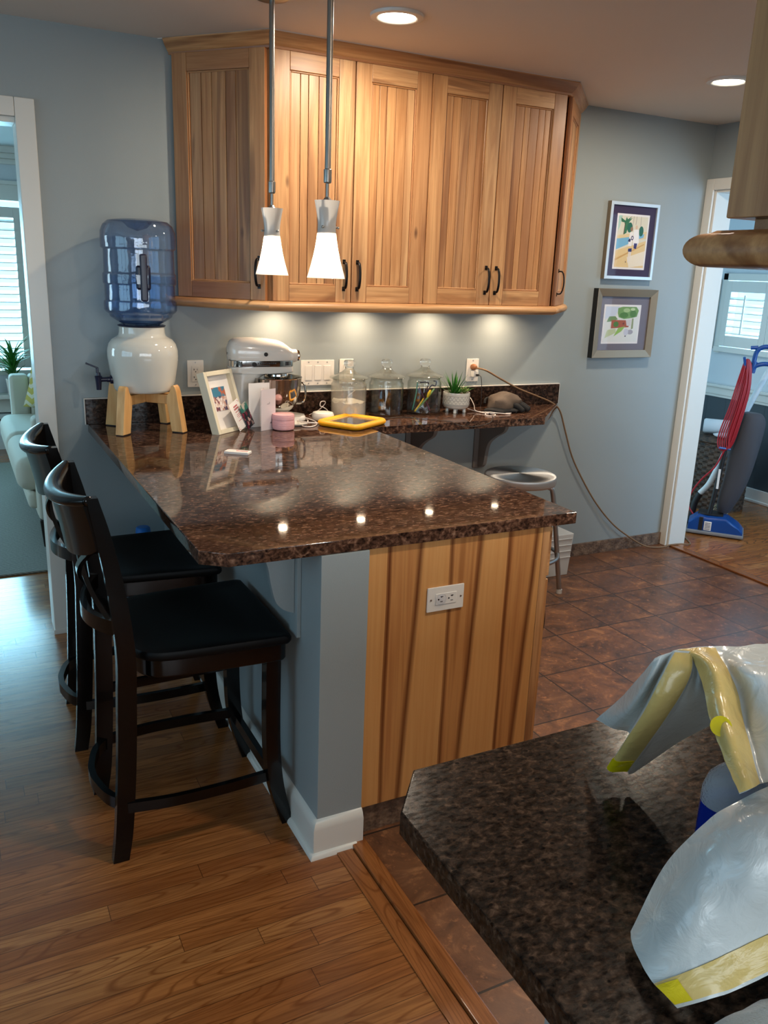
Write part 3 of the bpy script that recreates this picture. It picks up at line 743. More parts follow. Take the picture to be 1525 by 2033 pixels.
# brackets
def corbel(label,M4,prof,th,mat,plate,parentloc,rz):
    t=thing('shelf_bracket',label,'bracket',parentloc,rz)
    return t
def bracket(label,origin,rz,prof,th,plate_w,z0,z1,mat,group=None):
    # local: +x out from wall, z up, y thickness
    t=thing('shelf_bracket',label,'bracket',origin,rz,group)
    b=B(); b.prism([(x,z) for x,z in prof],-th/2,th/2,axis='y',bev=.0015); obj('scroll_board',b,mat,t)
    b=B(); b.box(0.0005,.012,-plate_w/2,plate_w/2,z0,z1,.0015); obj('back_plate',b,mat,t)
    return t
def scurve(px):
    return [(p.x,p.y) for p in catmull([Vector((a,c,0)) for a,c in px],5)]
# under the peninsula overhang: wall face x=.425, pointing -x
out=[(.168,.2775),(.160,.272),(.108,.245),(.089,.212),(.079,.158),(.066,.108),(.045,.082),(.0125,.066)]
prof=[(.0125,.2775)]+[(x,z) for x,z in scurve([(x,z) for x,z in out])]
bracket('grey-blue scrolled bracket under the peninsula overhang nearest the end post',(.425,-1.637,.60),PI,prof,.019,.058,0.0,.2775,'wall','brackets under the peninsula overhang')
bracket('grey-blue scrolled bracket under the peninsula overhang near the back wall',(.425,-.45,.60),PI,prof,.019,.058,0.0,.2775,'wall','brackets under the peninsula overhang')
out=[(.245,.289),(.243,.270),(.225,.230),(.155,.192),(.100,.150),(.080,.100),(.070,.045),(.060,.022),(.040,.012),(.0125,.008)]
prof=[(.0125,.289)]+scurve(out)
bracket('shade-darkened scrolled bracket under the wall shelf, right of the two',(2.083,0.0,.589),-PI/2,prof,.02,.072,0,.289,'taupe','brackets under the wall shelf')
bracket('shade-darkened scrolled bracket under the wall shelf, left of the two, half hidden by the peninsula',(1.672,0.0,.589),-PI/2,prof,.02,.072,0,.289,'taupe','brackets under the wall shelf')

# ---- foreground upper cabinet (top right)
ux,uy=.400,-2.946
t=thing('wall_cabinet','blurred hickory upper cabinet corner hanging at the top right, nearest the camera','cabinet',(ux+.3,uy-.17,1.59))
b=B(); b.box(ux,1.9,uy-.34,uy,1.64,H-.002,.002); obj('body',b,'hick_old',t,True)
b=B(); b.box(ux+.022,1.88,uy-.32,uy-.02,1.615,1.64,.001); obj('recess_strip',b,'hick_dark_h',t,True)
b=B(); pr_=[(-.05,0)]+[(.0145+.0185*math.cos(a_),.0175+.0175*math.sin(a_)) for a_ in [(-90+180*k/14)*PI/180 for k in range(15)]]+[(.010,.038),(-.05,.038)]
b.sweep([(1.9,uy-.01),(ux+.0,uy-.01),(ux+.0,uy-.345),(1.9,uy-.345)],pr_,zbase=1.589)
obj('light_rail',b,'hick_dark_h',t,True)

# ------------------------------------------------------------------ lamps
def recessed(x,y,lb):
    t=thing('recessed_light',lb,'light',(x,y,H-.012),0,'recessed ceiling lights')
    b=B(); b.lathe([(.062,.0095),(.066,.003),(.074,.0),(.090,.003),(.092,.0119),(.062,.0119)],seg=48,cap=False); obj('trim_ring',b,'trim',t)
    b=B(); b.lathe([(0,.0075),(.0625,.0075),(.0625,.0100),(0,.0100)],seg=40,cap=False); obj('lens',b,'lamp_lens',t)
recessed(1.095,-.800,'round recessed ceiling light above the peninsula cabinets, fully in view')
recessed(2.695,-.785,'round recessed ceiling light at upper right, cut by the near cabinet')
for (x,y) in ((1.1,-2.6),(2.7,-2.6)): recessed(x,y,'recessed ceiling light in the kitchen ceiling behind the camera')
def pendant(loc,label,rot):
    t=thing('pendant_lamp',label,'lamp',(loc[0],loc[1],1.545),rot,'pendant lamps over the peninsula')
    b=B()
    pr=[(.0560,0),(.0475,.028),(.0400,.055),(.0335,.083),(.0290,.110),(.0265,.135),(.0265,.155),(.0290,.175),(.0325,.195),(.0365,.215)]
    pr=[(p.x,p.y) for p in catmull([Vector((r,z,0)) for r,z in pr],3)]
    inner=[(r-.0022,z) for r,z in pr[::-1]]
    b.lathe(pr,seg=48,cap=False); b.mat(1); b.lathe([pr[-1]]+inner+[pr[0]],seg=48,cap=False); obj('shade',b,['opal','opal_in'],t)
    b=B(); b.lathe([(0,.118),(.0235,.118),(.0235,.124),(.014,.126),(.014,.215),(.006,.225),(0,.225)],seg=24,cap=False); obj('socket',b,'alu',t)
    b=B(); b.ball((0,0,.088),.013,16,10,(1,1,1.6)); obj('bulb',b,'bulb',t)
    b=B(); b.tube([(0,0,.2),(0,0,.262)],.0045,12); b.tube([(0,0,.278),(0,0,H-1.545-.02)],.0088,16); b.lathe([(.0088,.300),(.0115,.298),(.0115,.266),(.0095,.262),(.0045,.261)],seg=20,cap=False)
    obj('rod',b,'nickel',t)
    b=B(); b.lathe([(0,H-1.545-.001),(.062,H-1.545-.001),(.062,H-1.545-.012),(.050,H-1.545-.022),(0,H-1.545-.024)],seg=36,cap=False); obj('canopy',b,'nickel',t)
    for a in (0,2*PI/3,4*PI/3):
        b=B(); ca,sa=math.cos(a),math.sin(a); b.tube([(ca*.024,sa*.024,.142),(ca*.033,sa*.033,.142)],.0028,8); b.ball((ca*.033,sa*.033,.142),.0042,10,6); obj('set_screw',b,'gold_screw',t)
    return t
pendant((.650,-1.270),'nearer pendant lamp with flared white glass shade, right of the pair',-.25)
pendant((.650,-.800),'farther pendant lamp with flared white glass shade, left of the pair',PI*.92)

# ------------------------------------------------------------------ wall plates
def plate(name,label,cat,M4,w,h,kind,n=1):
    # local: x right, y out (negative = towards room), z up; origin at plate centre on the wall
    t=bpy.data.objects.new(name,None); COL.objects.link(t); t.matrix_world=M4; MATX[t.name]=M4; tag(t,label,cat); t.empty_display_size=.05
    b=B(); b.box(-w/2,w/2,-.006,-.0004,-h/2,h/2,.0025,2); obj('cover_plate',b,'plastic_white',t)
    if kind=='outlet':
        b=B(); b.box(-.0168,.0168,-.0078,-.0058,-.034,.034,.001,1); r=obj('receptacle',b,'plastic_white',t)
        b=B()
        for s_ in (-1,1):
            z=.0165*s_
            b.box(-.0085,-.0065,-.0084,-.0079,z-.002,z+.006); b.box(-.0085,-.0045,-.0084,-.0079,z+.001,z+.003); b.box(.0062,.0080,-.0084,-.0079,z-.002,z+.0055)
            b.tube([(0,-.0079,z-.008),(0,-.0085,z-.008)],.0024,10)
        obj('slots',b,'plastic_dark',r)
    if kind=='switch':
        for k in range(n):
            x=(k-(n-1)/2)*.046; b=B(); b.box(x-.0168,x+.0168,-.0085,-.0058,-.034,.034,.0015,1); obj('rocker_switch',b,'plastic_white',t)
    zs=[h/2-.010,-h/2+.010]
    if kind=='outlet': zs=[.048,-.048] 
    for k in range(n):
        x=(k-(n-1)/2)*.046
        for z in zs: b=B(); b.tube([(x,-.0058,z),(x,-.0072,z)],.0028,10); obj('screw',b,'alu',t)
    return t
def WM(x,z): return Matrix.Translation((x,0,z))
plate('wall_outlet','white outlet on the wall between the water crock and the mixer','outlet',WM(.583,1.113),.072,.116,'outlet')
plate('light_switch_plate','white three-gang rocker switch plate behind the mixer','switch',WM(1.156,1.106),.166,.117,'switch',3)
plate('light_switch_plate','single white switch plate partly hidden by the flour jar lid','switch',WM(1.302,1.110),.072,.116,'switch',1)
OUTP=plate('wall_outlet','white outlet with a tan plug and a white charger in it','outlet',WM(2.009,1.102),.072,.116,'outlet')
PM=Matrix.Translation((.805,-1.7852,.706))@Matrix.Rotation(PI/2,4,'Y')
t=plate('wall_outlet','horizontal white outlet mounted on the striped end panel','outlet',PM,.072,.118,'outlet')
b=B(); b.lathe([(.016,-.0084),(.0165,-.0115),(.0145,-.0118),(.0,-.0118),(0,-.0108),(.014,-.0108),(.016,-.0084)],c=(0,0,-.0165),seg=28,axis='y',cap=False); o=obj('safety_cap',b,'frame_glass',t); o['label']='clear round safety cap'

# ------------------------------------------------------------------ things on the counter
# water crock stand
DX,DY=.329,-.172
t=thing('crock_stand','pale pine four-legged stand holding the white water crock','stand',(DX,DY,CT))
for sx,sy in ((-1,-1),(1,-1),(-1,1),(1,1)):
    b=B(); m=Matrix.Translation((sx*.108,sy*.108,0))@Matrix.Rotation(math.atan2(sy,sx),4,'Z')
    # local x outward: splayed leg with a rounded top and a notch that carries the crock
    pr=[(-.022,.004),(.030,.004),(.004,.165),(-.001,.182),(-.009,.190),(-.018,.186),(-.024,.172),(-.026,.155),(-.040,.152),(-.040,.118)]
    b.prism(pr,-.0175,.0175,axis='y',bev=.002,M4=m); lg=obj('leg',b,'pine',t)
    b=B(); b.box(-.020,.028,-.0165,.0165,0,.004,.0005,1,m); o=obj('foot_pad',b,'rubber',lg)
for k in range(2):
    m=Matrix.Rotation(PI/4+k*PI/2,4,'Z'); b=B(); b.box(-.128,.128,-.0125,.0125,.112+.0,.150-.0*k,.002,1,m) if k==0 else (b.box(-.128,-.0127,-.0125,.0125,.112,.150,.002,1,m),b.box(.0127,.128,-.0125,.0125,.112,.150,.002,1,m))
    obj('cross_brace',b,'pine',t)
CB=CT+.157
t=thing('water_crock','white glazed ceramic water crock with a dark blue tap','crock',(DX,DY,CB))
pr=[(0,0),(.105,0),(.112,.003),(.117,.012),(.124,.045),(.133,.10),(.1375,.14),(.1365,.165),(.130,.188),(.117,.205),(.100,.214),(.092,.220),(.089,.232),(.088,.252),(.0855,.256),(.082,.252),(.082,.225),(.10,.20),(.125,.14),(.115,.02),(.10,.012),(0,.012)]
b=B(); b.lathe(pr,seg=64,cap=False); obj('crock_body',b,'ceramic',t,angle=60)
b=B(); b.lathe([(.0825,.252),(.091,.2565),(.0925,.2595),(.088,.2615),(.072,.2605),(.070,.254)],seg=48,cap=False); obj('collar_ring',b,'navy_plastic',t)
b=B(); tz=.048
b.lathe([(0,-.17),(.009,-.17),(.009,-.145),(.011,-.143),(.011,-.133),(.0175,-.131),(.0175,-.119),(0,-.119)],c=(0,0,tz),seg=20,axis='x',cap=False)
b.lathe([(0,tz-.040),(.0095,tz-.040),(.0125,tz+.0),(.0145,tz+.014),(.010,tz+.016),(.008,tz+.028),(0,tz+.028)],c=(-.176,0,0),seg=20,cap=False)
tp=obj('tap',b,'navy_plastic',t)
b=B(); b.box(-.006,.004,-.008,.008,0,.020,.002,1,Matrix.Translation((-.178,0,tz+.026))); b.box(-.045,.006,-.007,.007,-.003,.003,.0015,1,Matrix.Translation((-.180,0,tz+.047))@Matrix.Rotation(.42,4,'Y')); obj('tap_lever',b,'navy_plastic',tp)
# bottle, neck down in the crock
BZ=CB+.2565
t=thing('water_bottle','large translucent blue water bottle upside down on the crock','bottle',(DX,DY,BZ),-.0)
pr=[(.030,-.045),(.031,-.02),(.040,.0),(.064,.004),(.090,.016),(.108,.027),(.118,.034),(.122,.044),(.132,.050),(.1385,.058),(.1395,.075),(.1385,.088),(.1335,.094),(.1335,.140),(.1335,.148),(.1385,.154),(.1385,.186),(.1335,.193),(.1325,.26),(.1325,.272),(.1405,.279),(.1415,.310),(.1400,.335),(.130,.358),(.112,.372),(.080,.378),(.060,.372),(.035,.350),(0,.338)]
pr=[(a*1.0,z*1.055) for a,z in pr]
b=B(); b.lathe(pr,seg=72,cap=False); obj('bottle_shell',b,'blue_pet',t,angle=25)
wl=.192
wp=[(max(0,a-.004),z+.003) for a,z in pr[2:] if z<wl]+[(.129,wl),(0,wl)]
b=B(); b.lathe([(0,.008)]+wp,seg=56,cap=False); obj('water',b,'water',t,angle=25)
hm=Matrix.Rotation(math.atan2(-3.46,-.30),4,'Z')   # handle faces the room
b=B(); b.box(.120,.152,-.013,.013,.100,.272,.006,2,hm); h=obj('grip_handle',b,'navy_plastic',t)
b=B(); b.box(.112,.137,-.027,.027,.140,.232,.010,3,hm); obj('grip_recess',b,'navy_plastic',h)

# white frame with photo, leaning
def leanM(x,y,rz,tilt): return Matrix.Translation((x,y,CT+.0012))@Matrix.Rotation(rz,4,'Z')@Matrix.Rotation(-tilt,4,'X')
FM=leanM(.574,-.389,math.atan2(.125,.165),.30)
FW,FH=.205,.255
t=bpy.data.objects.new('picture_frame',None); COL.objects.link(t); t.matrix_world=FM; MATX[t.name]=FM
tag(t,'cream shadow-box picture frame leaning back on the counter','frame'); t.empty_display_size=.05
b=B(); r=.018; D=.036
FW=.190
b.box(0,r,0,D,0,FH,.0015); b.box(FW-r,FW,0,D,0,FH,.0015); b.box(r+.0002,FW-r-.0002,0,D,0,r,.0015); b.box(r+.0002,FW-r-.0002,0,D,FH-r,FH,.0015)
obj('frame_box',b,'cream',t)
b=B(); b.box(r,FW-r,.022,.030,r,FH-r); obj('mat_board',b,'paper',t)
cols=[C(60,120,140),C(200,130,96),C(230,190,170),C(90,60,70),C(160,60,70),C(220,215,210)]
def photo_mat(name,sky,blot,crowd,zsplit):
    q=NT(name); o_=q.obj(); sp=q.n('SeparateXYZ'); q.set(sp.inputs[0],o_)
    v=q.n('TexVoronoi',Scale=1.0); q.set(v.inputs['Vector'],q.mapv(o_,(110,1,75))); wn=q.n('TexWhiteNoise'); q.set(wn.inputs['Vector'],v.outputs['Color'])
    n1=q.n('TexNoise',Scale=22.0,Detail=3.0); q.set(n1.inputs['Vector'],o_)
    top=q.mix(q.ramp(n1.outputs[0],[(.50,(0,0,0,1)),(.56,(1,1,1,1))]),sky,blot)
    low=q.ramp(wn.outputs[0],[(k/len(crowd),c) for k,c in enumerate(crowd)],'CONSTANT')
    q.pr(Base_Color=q.mix(q.math('GREATER_THAN',q.math('ADD',sp.outputs[2],q.math('MULTIPLY',n1.outputs[0],.03)),zsplit),low,top),Roughness=.3); return q.m
M['photo1']=photo_mat('group_snapshot',C(62,124,150),C(188,104,72),[C(226,206,196),C(196,150,130),C(120,70,80),C(236,226,220),C(92,84,110),C(206,180,170)],.165)
M['photo2']=photo_mat('dark_snapshot',C(44,112,98),C(200,190,176),[C(26,34,44),C(112,30,52),C(20,24,30),C(196,160,148)],.085)
b=B(); b.box(.052,.135,.0205,.0216,.093,.190); obj('photograph',b,'photo1',t)
# invitation card leaning on the frame, folded cards
def flat(name,label,cat,Mx,mat_,w,h,th=.0008):
    o=bpy.data.objects.new(name,None); COL.objects.link(o); o.matrix_world=Mx; MATX[o.name]=Mx; tag(o,label,cat); o.empty_display_size=.03
    b=B(); b.box(0,w,0,th,0,h); obj('card_sheet',b,mat_,o); return o
IM=leanM(.676,-.338,math.atan2(.085,.10),.30)@Matrix.Rotation(-.28,4,'Y')
t=flat('invitation_card','small invitation card with red lettering leaning on the picture frame','card',IM,'paper',.078,.118)
b=B()
for k,(w,z,hh) in enumerate(((.034,.094,.006),(.038,.083,.007),(.036,.073,.003),(.030,.062,.002),(.036,.056,.002),(.028,.050,.002),(.040,.036,.002))):
    n=int(w/.004)
    for q in range(n): b.box(.039-w/2+q*.004+.004,.039-w/2+q*.004+.0068,-.0006,-.0001,z,z+hh)
for (x,z) in ((.006,.006),(.012,.004),(.004,.014),(.068,.112),(.073,.107)): b.tube([(x,-.0006,z),(x,-.0001,z)],.002,6)
obj('red_print',b,'ink',t)
IM2=leanM(.722,-.306,math.atan2(.085,.10),.26)@Matrix.Rotation(-.30,4,'Y')
flat('photo_card','small dark snapshot card tucked behind the red-lettered invitation','card',IM2,'photo2',.06,.105)
def folded(label,x,y,rz,w,h,open_,mat_,extra=None):
    t=thing('folded_card',label,'card',(x,y,CT+.0005),rz)
    b=B(); b.box(0,w,-.0004,.0004,0,h,0,1); obj('front_flap',b,mat_,t)
    b=B(); b.box(0,w,-.0004,.0004,0,h*.995,0,1,Matrix.Translation((0,.001,0))@Matrix.Rotation(open_,4,'Z')); obj('back_flap',b,mat_,t)
    return t
folded('tall plain white folded card behind the pink jar','.' and .738,-.262,.14,.098,.186,.22,'paper')
t=folded('pale grey folded greeting card standing left of the pink jar',.762,-.352,.50,.088,.170,.62,'paper_grey')
b=B()
for (x,z,w) in ((.036,.108,.012),(.049,.113,.0015),(.046,.109,.0015)): b.box(x,x+w,-.0008,-.0005,z,z+.0016)
b.box(.050,.0512,-.0008,-.0005,.108,.117); obj('fine_motif',b,'ink_dark',t)
b=B()
for k in range(5): b.box(.054+k*.004,.0565+k*.004,-.0008,-.0005,.026,.030+(k%2)*.003)
obj('signature_mark',b,'ink_dark',t)
# pink jar
t=thing('lidded_jar','small pink ribbed glass jar with lid in front of the mixer','jar',(.864,-.338,CT),0)
b=B(); b.lathe([(0,0),(.038,0),(.0445,.004),(.047,.012),(.0475,.036),(.046,.043),(0,.043)],seg=40,cap=False); obj('jar_body',b,'pink',t)
b=B(); b.lathe([(0,.0435),(.0465,.0435),(.0475,.047),(.0475,.060),(.045,.066),(.040,.0685),(0,.0690)],seg=40,cap=False); obj('lid',b,'pink',t)
# little box lying on the counter
t=thing('matchbox','small flat white box lying in front of the frame','box',(.542,-.735,CT),math.atan2(-.060,.078))
b=B(); b.box(-.046,.046,-.020,.020,0,.009,.0008,1); obj('box_sleeve',b,'paper',t)
b=B()
for k in range(9): b.box(-.006+k*.005,-.0025+k*.005,-.004,.006,.0090,.0094)
b.box(-.044,-.041,.012,.016,.0090,.0094); obj('fine_print',b,'ink',t)

# stand mixer: head points +x
MXx,MXy=.730,-.150
t=thing('stand_mixer','white stand mixer with polished steel bowl and chrome trim','mixer',(.86,MXy,CT),-.05)
def mx(b): 
    bmesh.ops.translate(b.bm,verts=b.bm.verts,vec=(-.86+.0,-0,0)); return b
# base
b=B(); pts=[]
for k in range(40):
    a=2*PI*k/40; sx=.165*math.copysign(abs(math.cos(a))**.8,math.cos(a)); sy=.088*math.copysign(abs(math.sin(a))**.75,math.sin(a)); pts.append((.865+sx,sy*(1 if sx>-.05 else .9)))
b.prism(pts,0.004,.030,bev=.009,seg=3); mx(b); obj('base',b,'mixer_white',t)
# neck column: loft of ellipses
def loft(b,secs,n=32):
    P=[]
    for (cx,cz,rx,ry,tilt,pw) in secs:
        row=[]
        for k in range(n):
            a=2*PI*k/n; x=rx*math.copysign(abs(math.cos(a))**pw,math.cos(a)); y=ry*math.copysign(abs(math.sin(a))**pw,math.sin(a))
            row.append((cx+x*math.cos(tilt),y,cz+x*math.sin(tilt)))
        P.append(row)
    b.sheet(P,closed_u=True); b._f([b.bm.verts[-1]] ) if False else None
    return P
b=B(); loft(b,[(.752,.028,.064,.062,0,.8),(.748,.06,.047,.052,0,.8),(.746,.11,.039,.048,0,.8),(.748,.16,.040,.048,0,.8),(.757,.19,.052,.050,0,.8),(.772,.212,.074,.052,0,.8),(.785,.228,.090,.054,0,.8)]); mx(b); obj('column',b,'mixer_white',t)
KX=lambda x:.684+(x-.690)*.915
HS=[(.690,.300,.005,.005),(.692,.300,.030,.026),(.703,.300,.052,.044),(.722,.299,.064,.055),(.745,.298,.069,.060),(.80,.297,.070,.063),(.87,.295,.068,.064),(.92,.292,.065,.062),(.95,.290,.058,.058),(.975,.287,.046,.050),(.990,.285,.038,.042),(1.000,.287,.030,.033),(1.020,.289,.027,.030),(1.024,.289,.024,.027),(1.024,.289,.001,.001)]
def dome(secs,zb,n=44):
    P=[]
    for (x,zc,rz_,ry) in secs:
        row=[]
        for k in range(n):
            a=2*PI*k/n; y=ry*math.copysign(abs(math.cos(a))**.80,math.cos(a)); z=zc+rz_*math.copysign(abs(math.sin(a))**.82,math.sin(a))
            row.append((KX(x),y,max(z,zb) if x<.995 else z))
        P.append(row)
    return P
b=B(); b.sheet(dome(HS,.2725),closed_u=True); mx(b); hd=obj('head',b,'mixer_white',t,angle=50)
def plan(f,x0=.694,x1=.998):
    up=[]
    for (x,zc,rz_,ry) in HS[1:12]:
        q=max(0,1-((zc-.262)/max(rz_,.001))**2)**.5; up.append((KX(min(max(x,x0),x1)),max(ry*.985*f,.012)))
    return [(x,-y) for x,y in up]+[(x,y) for x,y in up[::-1]]
b=B(); b.prism(plan(1.0),.2475,.2722,bev=.0008,seg=1); mx(b); band=obj('trim_band',b,'chrome',hd)
b=B(); b.prism(plan(.97),.2180,.2473,bev=.007,seg=3); mx(b); obj('head_underside',b,'mixer_white',hd,angle=50)
b=B()
for k in range(10): b.box(.800+k*.0085,.8035+k*.0085,-.0655,-.0622,.260,.265)
for k in range(6): b.box(.925+k*.0050,.9275+k*.0050,-.0600+k*.0028,-.0545+k*.0028,.252,.268)
b.box(.792,.852,-.0655,-.0618,.2505,.2545,0)
mx(b); obj('band_marks',b,'plastic_dark',band)
b=B(); b.lathe([(0,-.003),(.0085,-.003),(.0095,.004),(0,.006)],c=(.785,-.0640,.258),seg=20,axis='y',M4=Matrix.Rotation(PI,4,'X'),cap=False); mx(b); obj('speed_knob',b,'rubber',hd)
b=B(); b.lathe([(0,0),(.0085,0),(.0085,.004),(0,.006)],c=(.835,-.0620,.300),seg=20,axis='y',M4=Matrix.Rotation(PI,4,'X'),cap=False); mx(b); obj('lock_knob',b,'rubber',hd)
b=B(); b.lathe([(.0,.990),(.022,.990),(.0235,.993),(.0235,1.000),(.019,1.003),(0,1.003)],c=(0,0,.289),seg=28,axis='x',cap=False); mx(b); obj('hub_cap',b,'chrome',hd)
b=B(); b.lathe([(0,.215),(.045,.215),(.047,.210),(.047,.199),(.042,.196),(.020,.194),(.018,.17),(0,.17)],c=(.905,0,0),seg=36,cap=False); mx(b); obj('beater_hub',b,'chrome',t)
b=B(); b.ball((.782,-.0535,.125),.005,12,8); mx(b); obj('column_screw',b,'chrome',t)
bowl=[(.0,.034),(.040,.034),(.050,.038),(.052,.046),(.070,.060),(.090,.085),(.101,.12),(.1065,.16),(.1085,.187),(.1110,.190),(.1085,.192),(.1045,.188),(.102,.16),(.096,.12),(.084,.086),(.06,.062),(0,.052)]
b=B(); b.lathe(bowl,c=(.897,0,.0),seg=64,cap=False); bmesh.ops.scale(b.bm,vec=(1.05,1.05,1.05),space=Matrix.Translation((-.897,0,-.034)),verts=b.bm.verts); mx(b); bw=obj('bowl',b,'steel',t,angle=60)
b=B(); b.tube([(.998,0,.172),(1.020,-.02,.168),(1.026,-.025,.13),(1.016,-.02,.085),(.975,-.01,.080)],lambda q:(.004,.010),10,smoothn=6); mx(b); obj('bowl_handle',b,'steel',bw)
# mixer attachment plate at the front right on the counter
t=thing('spoon_rest','small pale oval dish beside the pink jar','dish',(.952,-.268,CT),0)
b=B(); b.lathe([(0,0),(.03,0),(.042,.005),(.046,.011),(.044,.0125),(.03,.006),(0,.004)],seg=36,cap=False); bmesh.ops.scale(b.bm,vec=(1.15,.8,1),verts=b.bm.verts); obj('dish_body',b,'ceramic',t)
# small round smart speaker
t=thing('round_speaker','small white puck-shaped speaker between the mixer and the flour jar','speaker',(1.112,-.178,CT),0)
b=B(); b.lathe([(0,0),(.040,0),(.048,.005),(.0505,.016),(.0500,.028),(.045,.0365),(.038,.0385),(.0375,.0375),(0,.0375)],seg=48,cap=False); obj('speaker_body',b,'plastic_white',t)
b=B(); b.lathe([(.0,.0378),(.0375,.0378),(.0375,.0386),(0,.0386)],seg=40,cap=False); obj('top_disc',b,'plastic_white',t)
# cords
def cord(name,label,pts,r,mat_,sn=6,cat='cord',seg=8):
    b=B(); b.tube(pts,r,seg,smoothn=sn); o=obj(name,b,mat_); tag(o,label,cat); p=pts[0]; place(o,p[0],p[1],p[2]); return o
z=CT+.0035
cord('power_cord','white cord looped on the counter behind the pink jar',[(.99,-.10,z),(1.04,-.16,z),(1.01,-.24,z),(.965,-.30,z),(.99,-.33,z),(1.035,-.29,z),(1.06,-.21,z),(1.03,-.17,z+.010),(.985,-.20,z+.011),(.97,-.26,z+.011),(1.015,-.30,z+.011),(1.062,-.28,z+.004),(1.08,-.23,z)],.0028,'cord_white')
cord('power_cord','white cable curling up behind the round speaker',[(1.10,-.045,z),(1.13,-.07,z+.02),(1.155,-.095,z+.055),(1.150,-.110,z+.070),(1.130,-.112,z+.070),(1.125,-.115,z+.052),(1.140,-.118,z+.045),(1.160,-.118,z+.03),(1.185,-.10,z)],.0022,'cord_white')

# glass jars
def glass_jar(x,y,label,extra=None,mat_='thin_glass'):
    t=thing('glass_jar',label,'jar',(x,y,CT),0,None)
    o=[(0,0),(.074,0),(.080,.004),(.0825,.012),(.0825,.145),(.0815,.153),(.076,.160),(.075,.170),(.0775,.174)]
    i=[(.0740,.172),(.0715,.168),(.0725,.160),(.0785,.151),(.0795,.144),(.0795,.016),(.075,.010),(0,.009)]
    b=B(); b.lathe(o+i,seg=64,cap=False); obj('jar_body',b,mat_,t,angle=50)
    b=B(); b.lathe([(0,.176),(.070,.176),(.0865,.177),(.0900,.180),(.0885,.184),(.075,.189),(.055,.196),(.036,.206),(.024,.216),(.019,.2235),(0,.2235)],seg=56,cap=False)
    o2=obj('jar_lid',b,'glass',t,angle=50)
    b=B(); b.lathe([(0,.2237),(.019,.2237),(.021,.230),(.0255,.238),(.0260,.252),(.0225,.259),(.012,.261),(0,.261)],seg=40,cap=False); obj('lid_knob',b,'glass_knob',o2,angle=50)
    return t
JY_=-.112
t=glass_jar(1.268,JY_,'lidded glass jar half full of flour, left of the three','flour','floured_glass')
b=B(); P=[]
for k in range(14):
    r=.0785*k/13; row=[]
    for q in range(48):
        a=2*PI*q/48; zz=.072+.009*noise.noise(Vector((r*30*math.cos(a),r*30*math.sin(a),1.3)))+.006*noise.noise(Vector((r*90*math.cos(a),r*90*math.sin(a),4)))
        row.append((max(r,.0005)*math.cos(a),max(r,.0005)*math.sin(a),zz))
    P.append(row)
P.append([(x,y,.013) for x,y,_ in P[-1]]); P.append([(x*.01,y*.01,.012) for x,y,_ in P[-2]])
b.sheet(P,closed_u=True); fl=obj('flour',b,'flour'); fl.location=(1.268,JY_,CT); tag(fl,'white flour filling the lower half of the left glass jar','flour',kind='stuff')
cord('scoop_handle','thin white handle sticking out of the flour in the jar',[(1.247,JY_-.02,CT+.075),(1.251,JY_-.03,CT+.10),(1.275,JY_-.05,CT+.128)],.0022,'cord_white',cat='utensil')
t=glass_jar(1.462,JY_,'empty lidded glass jar, middle of the three')
t=glass_jar(1.669,JY_,'lidded glass jar holding toy plane straws and wires, right of the three')
cord('straw','green and yellow straw leaning in the right-hand jar',[(1.605,JY_-.03,CT+.014),(1.680,JY_-.01,CT+.07),(1.737,JY_+.02,CT+.112)],.004,simple('green_straw',C(96,150,96),.4),2,'straw')
cord('straw','yellow straw lying low in the right-hand jar',[(1.602,JY_-.035,CT+.016),(1.640,JY_-.02,CT+.05),(1.670,JY_-.0,CT+.072)],.0035,simple('yellow_straw',C(226,196,60),.4),2,'straw')
cord('straw','teal striped straw standing left in the right-hand jar',[(1.608,JY_,CT+.016),(1.635,JY_+.02,CT+.08),(1.648,JY_+.03,CT+.145)],.0032,simple('teal_straw',C(70,150,140),.4),2,'straw')
cord('straw','purple straw crossing the other straws in the right-hand jar',[(1.695,JY_-.02,CT+.014),(1.665,JY_-.01,CT+.075),(1.635,JY_-.01,CT+.125)],.0030,simple('plum_straw',C(110,60,90),.4),2,'straw')
cord('wire_glasses','bent dark blue wire shape at the top of the right-hand jar',[(1.645,JY_,CT+.148),(1.680,JY_-.01,CT+.150),(1.685,JY_-.01,CT+.135),(1.670,JY_-.01,CT+.10),(1.680,JY_-.02,CT+.115),(1.705,JY_-.01,CT+.135),(1.730,JY_,CT+.130),(1.735,JY_,CT+.150),(1.715,JY_-.01,CT+.155)],.0028,simple('navy_wire',C(28,26,66),.4),5,'toy')
b=B(); b.tube([(1.672,JY_-.03,CT+.080),(1.688,JY_-.03,CT+.115)],lambda q:.004+.004*math.sin(q*PI),10,smoothn=4); o=obj('yellow_clip',b,simple('bright_yellow',C(240,206,30),.4)); tag(o,'bright yellow clip inside the right-hand jar','clip')

# potted plant
t=thing('potted_plant','small white patterned pot on feet with spiky green succulent','plant',(1.842,-.132,CT),.15)
b=B(); b.lathe([(0,.018),(.030,.018),(.052,.021),(.062,.030),(.0665,.045),(.067,.095),(.066,.1),(.0630,.1),(.0625,.095),(.060,.04),(.03,.028),(0,.028)],seg=56,cap=False)
pot=obj('pot',b,'ceramic',t,angle=50)
b=B()
for a in (PI*.25,PI*.75,PI*1.25,PI*1.75): b.lathe([(0,0),(.0075,0),(.009,.005),(.008,.018),(.004,.024),(0,.024)],c=(.042*math.cos(a),.042*math.sin(a),0),seg=14,cap=False)
obj('pot_feet',b,'ceramic',pot)
b=B(); R_=.0672
def pc(a,z): return (R_*math.cos(a),R_*math.sin(a),z)
for z in (.084,.064,.045,.041,.037): b.tube([pc(2*PI*k/48,z) for k in range(48)],.0005,4,closed=True)
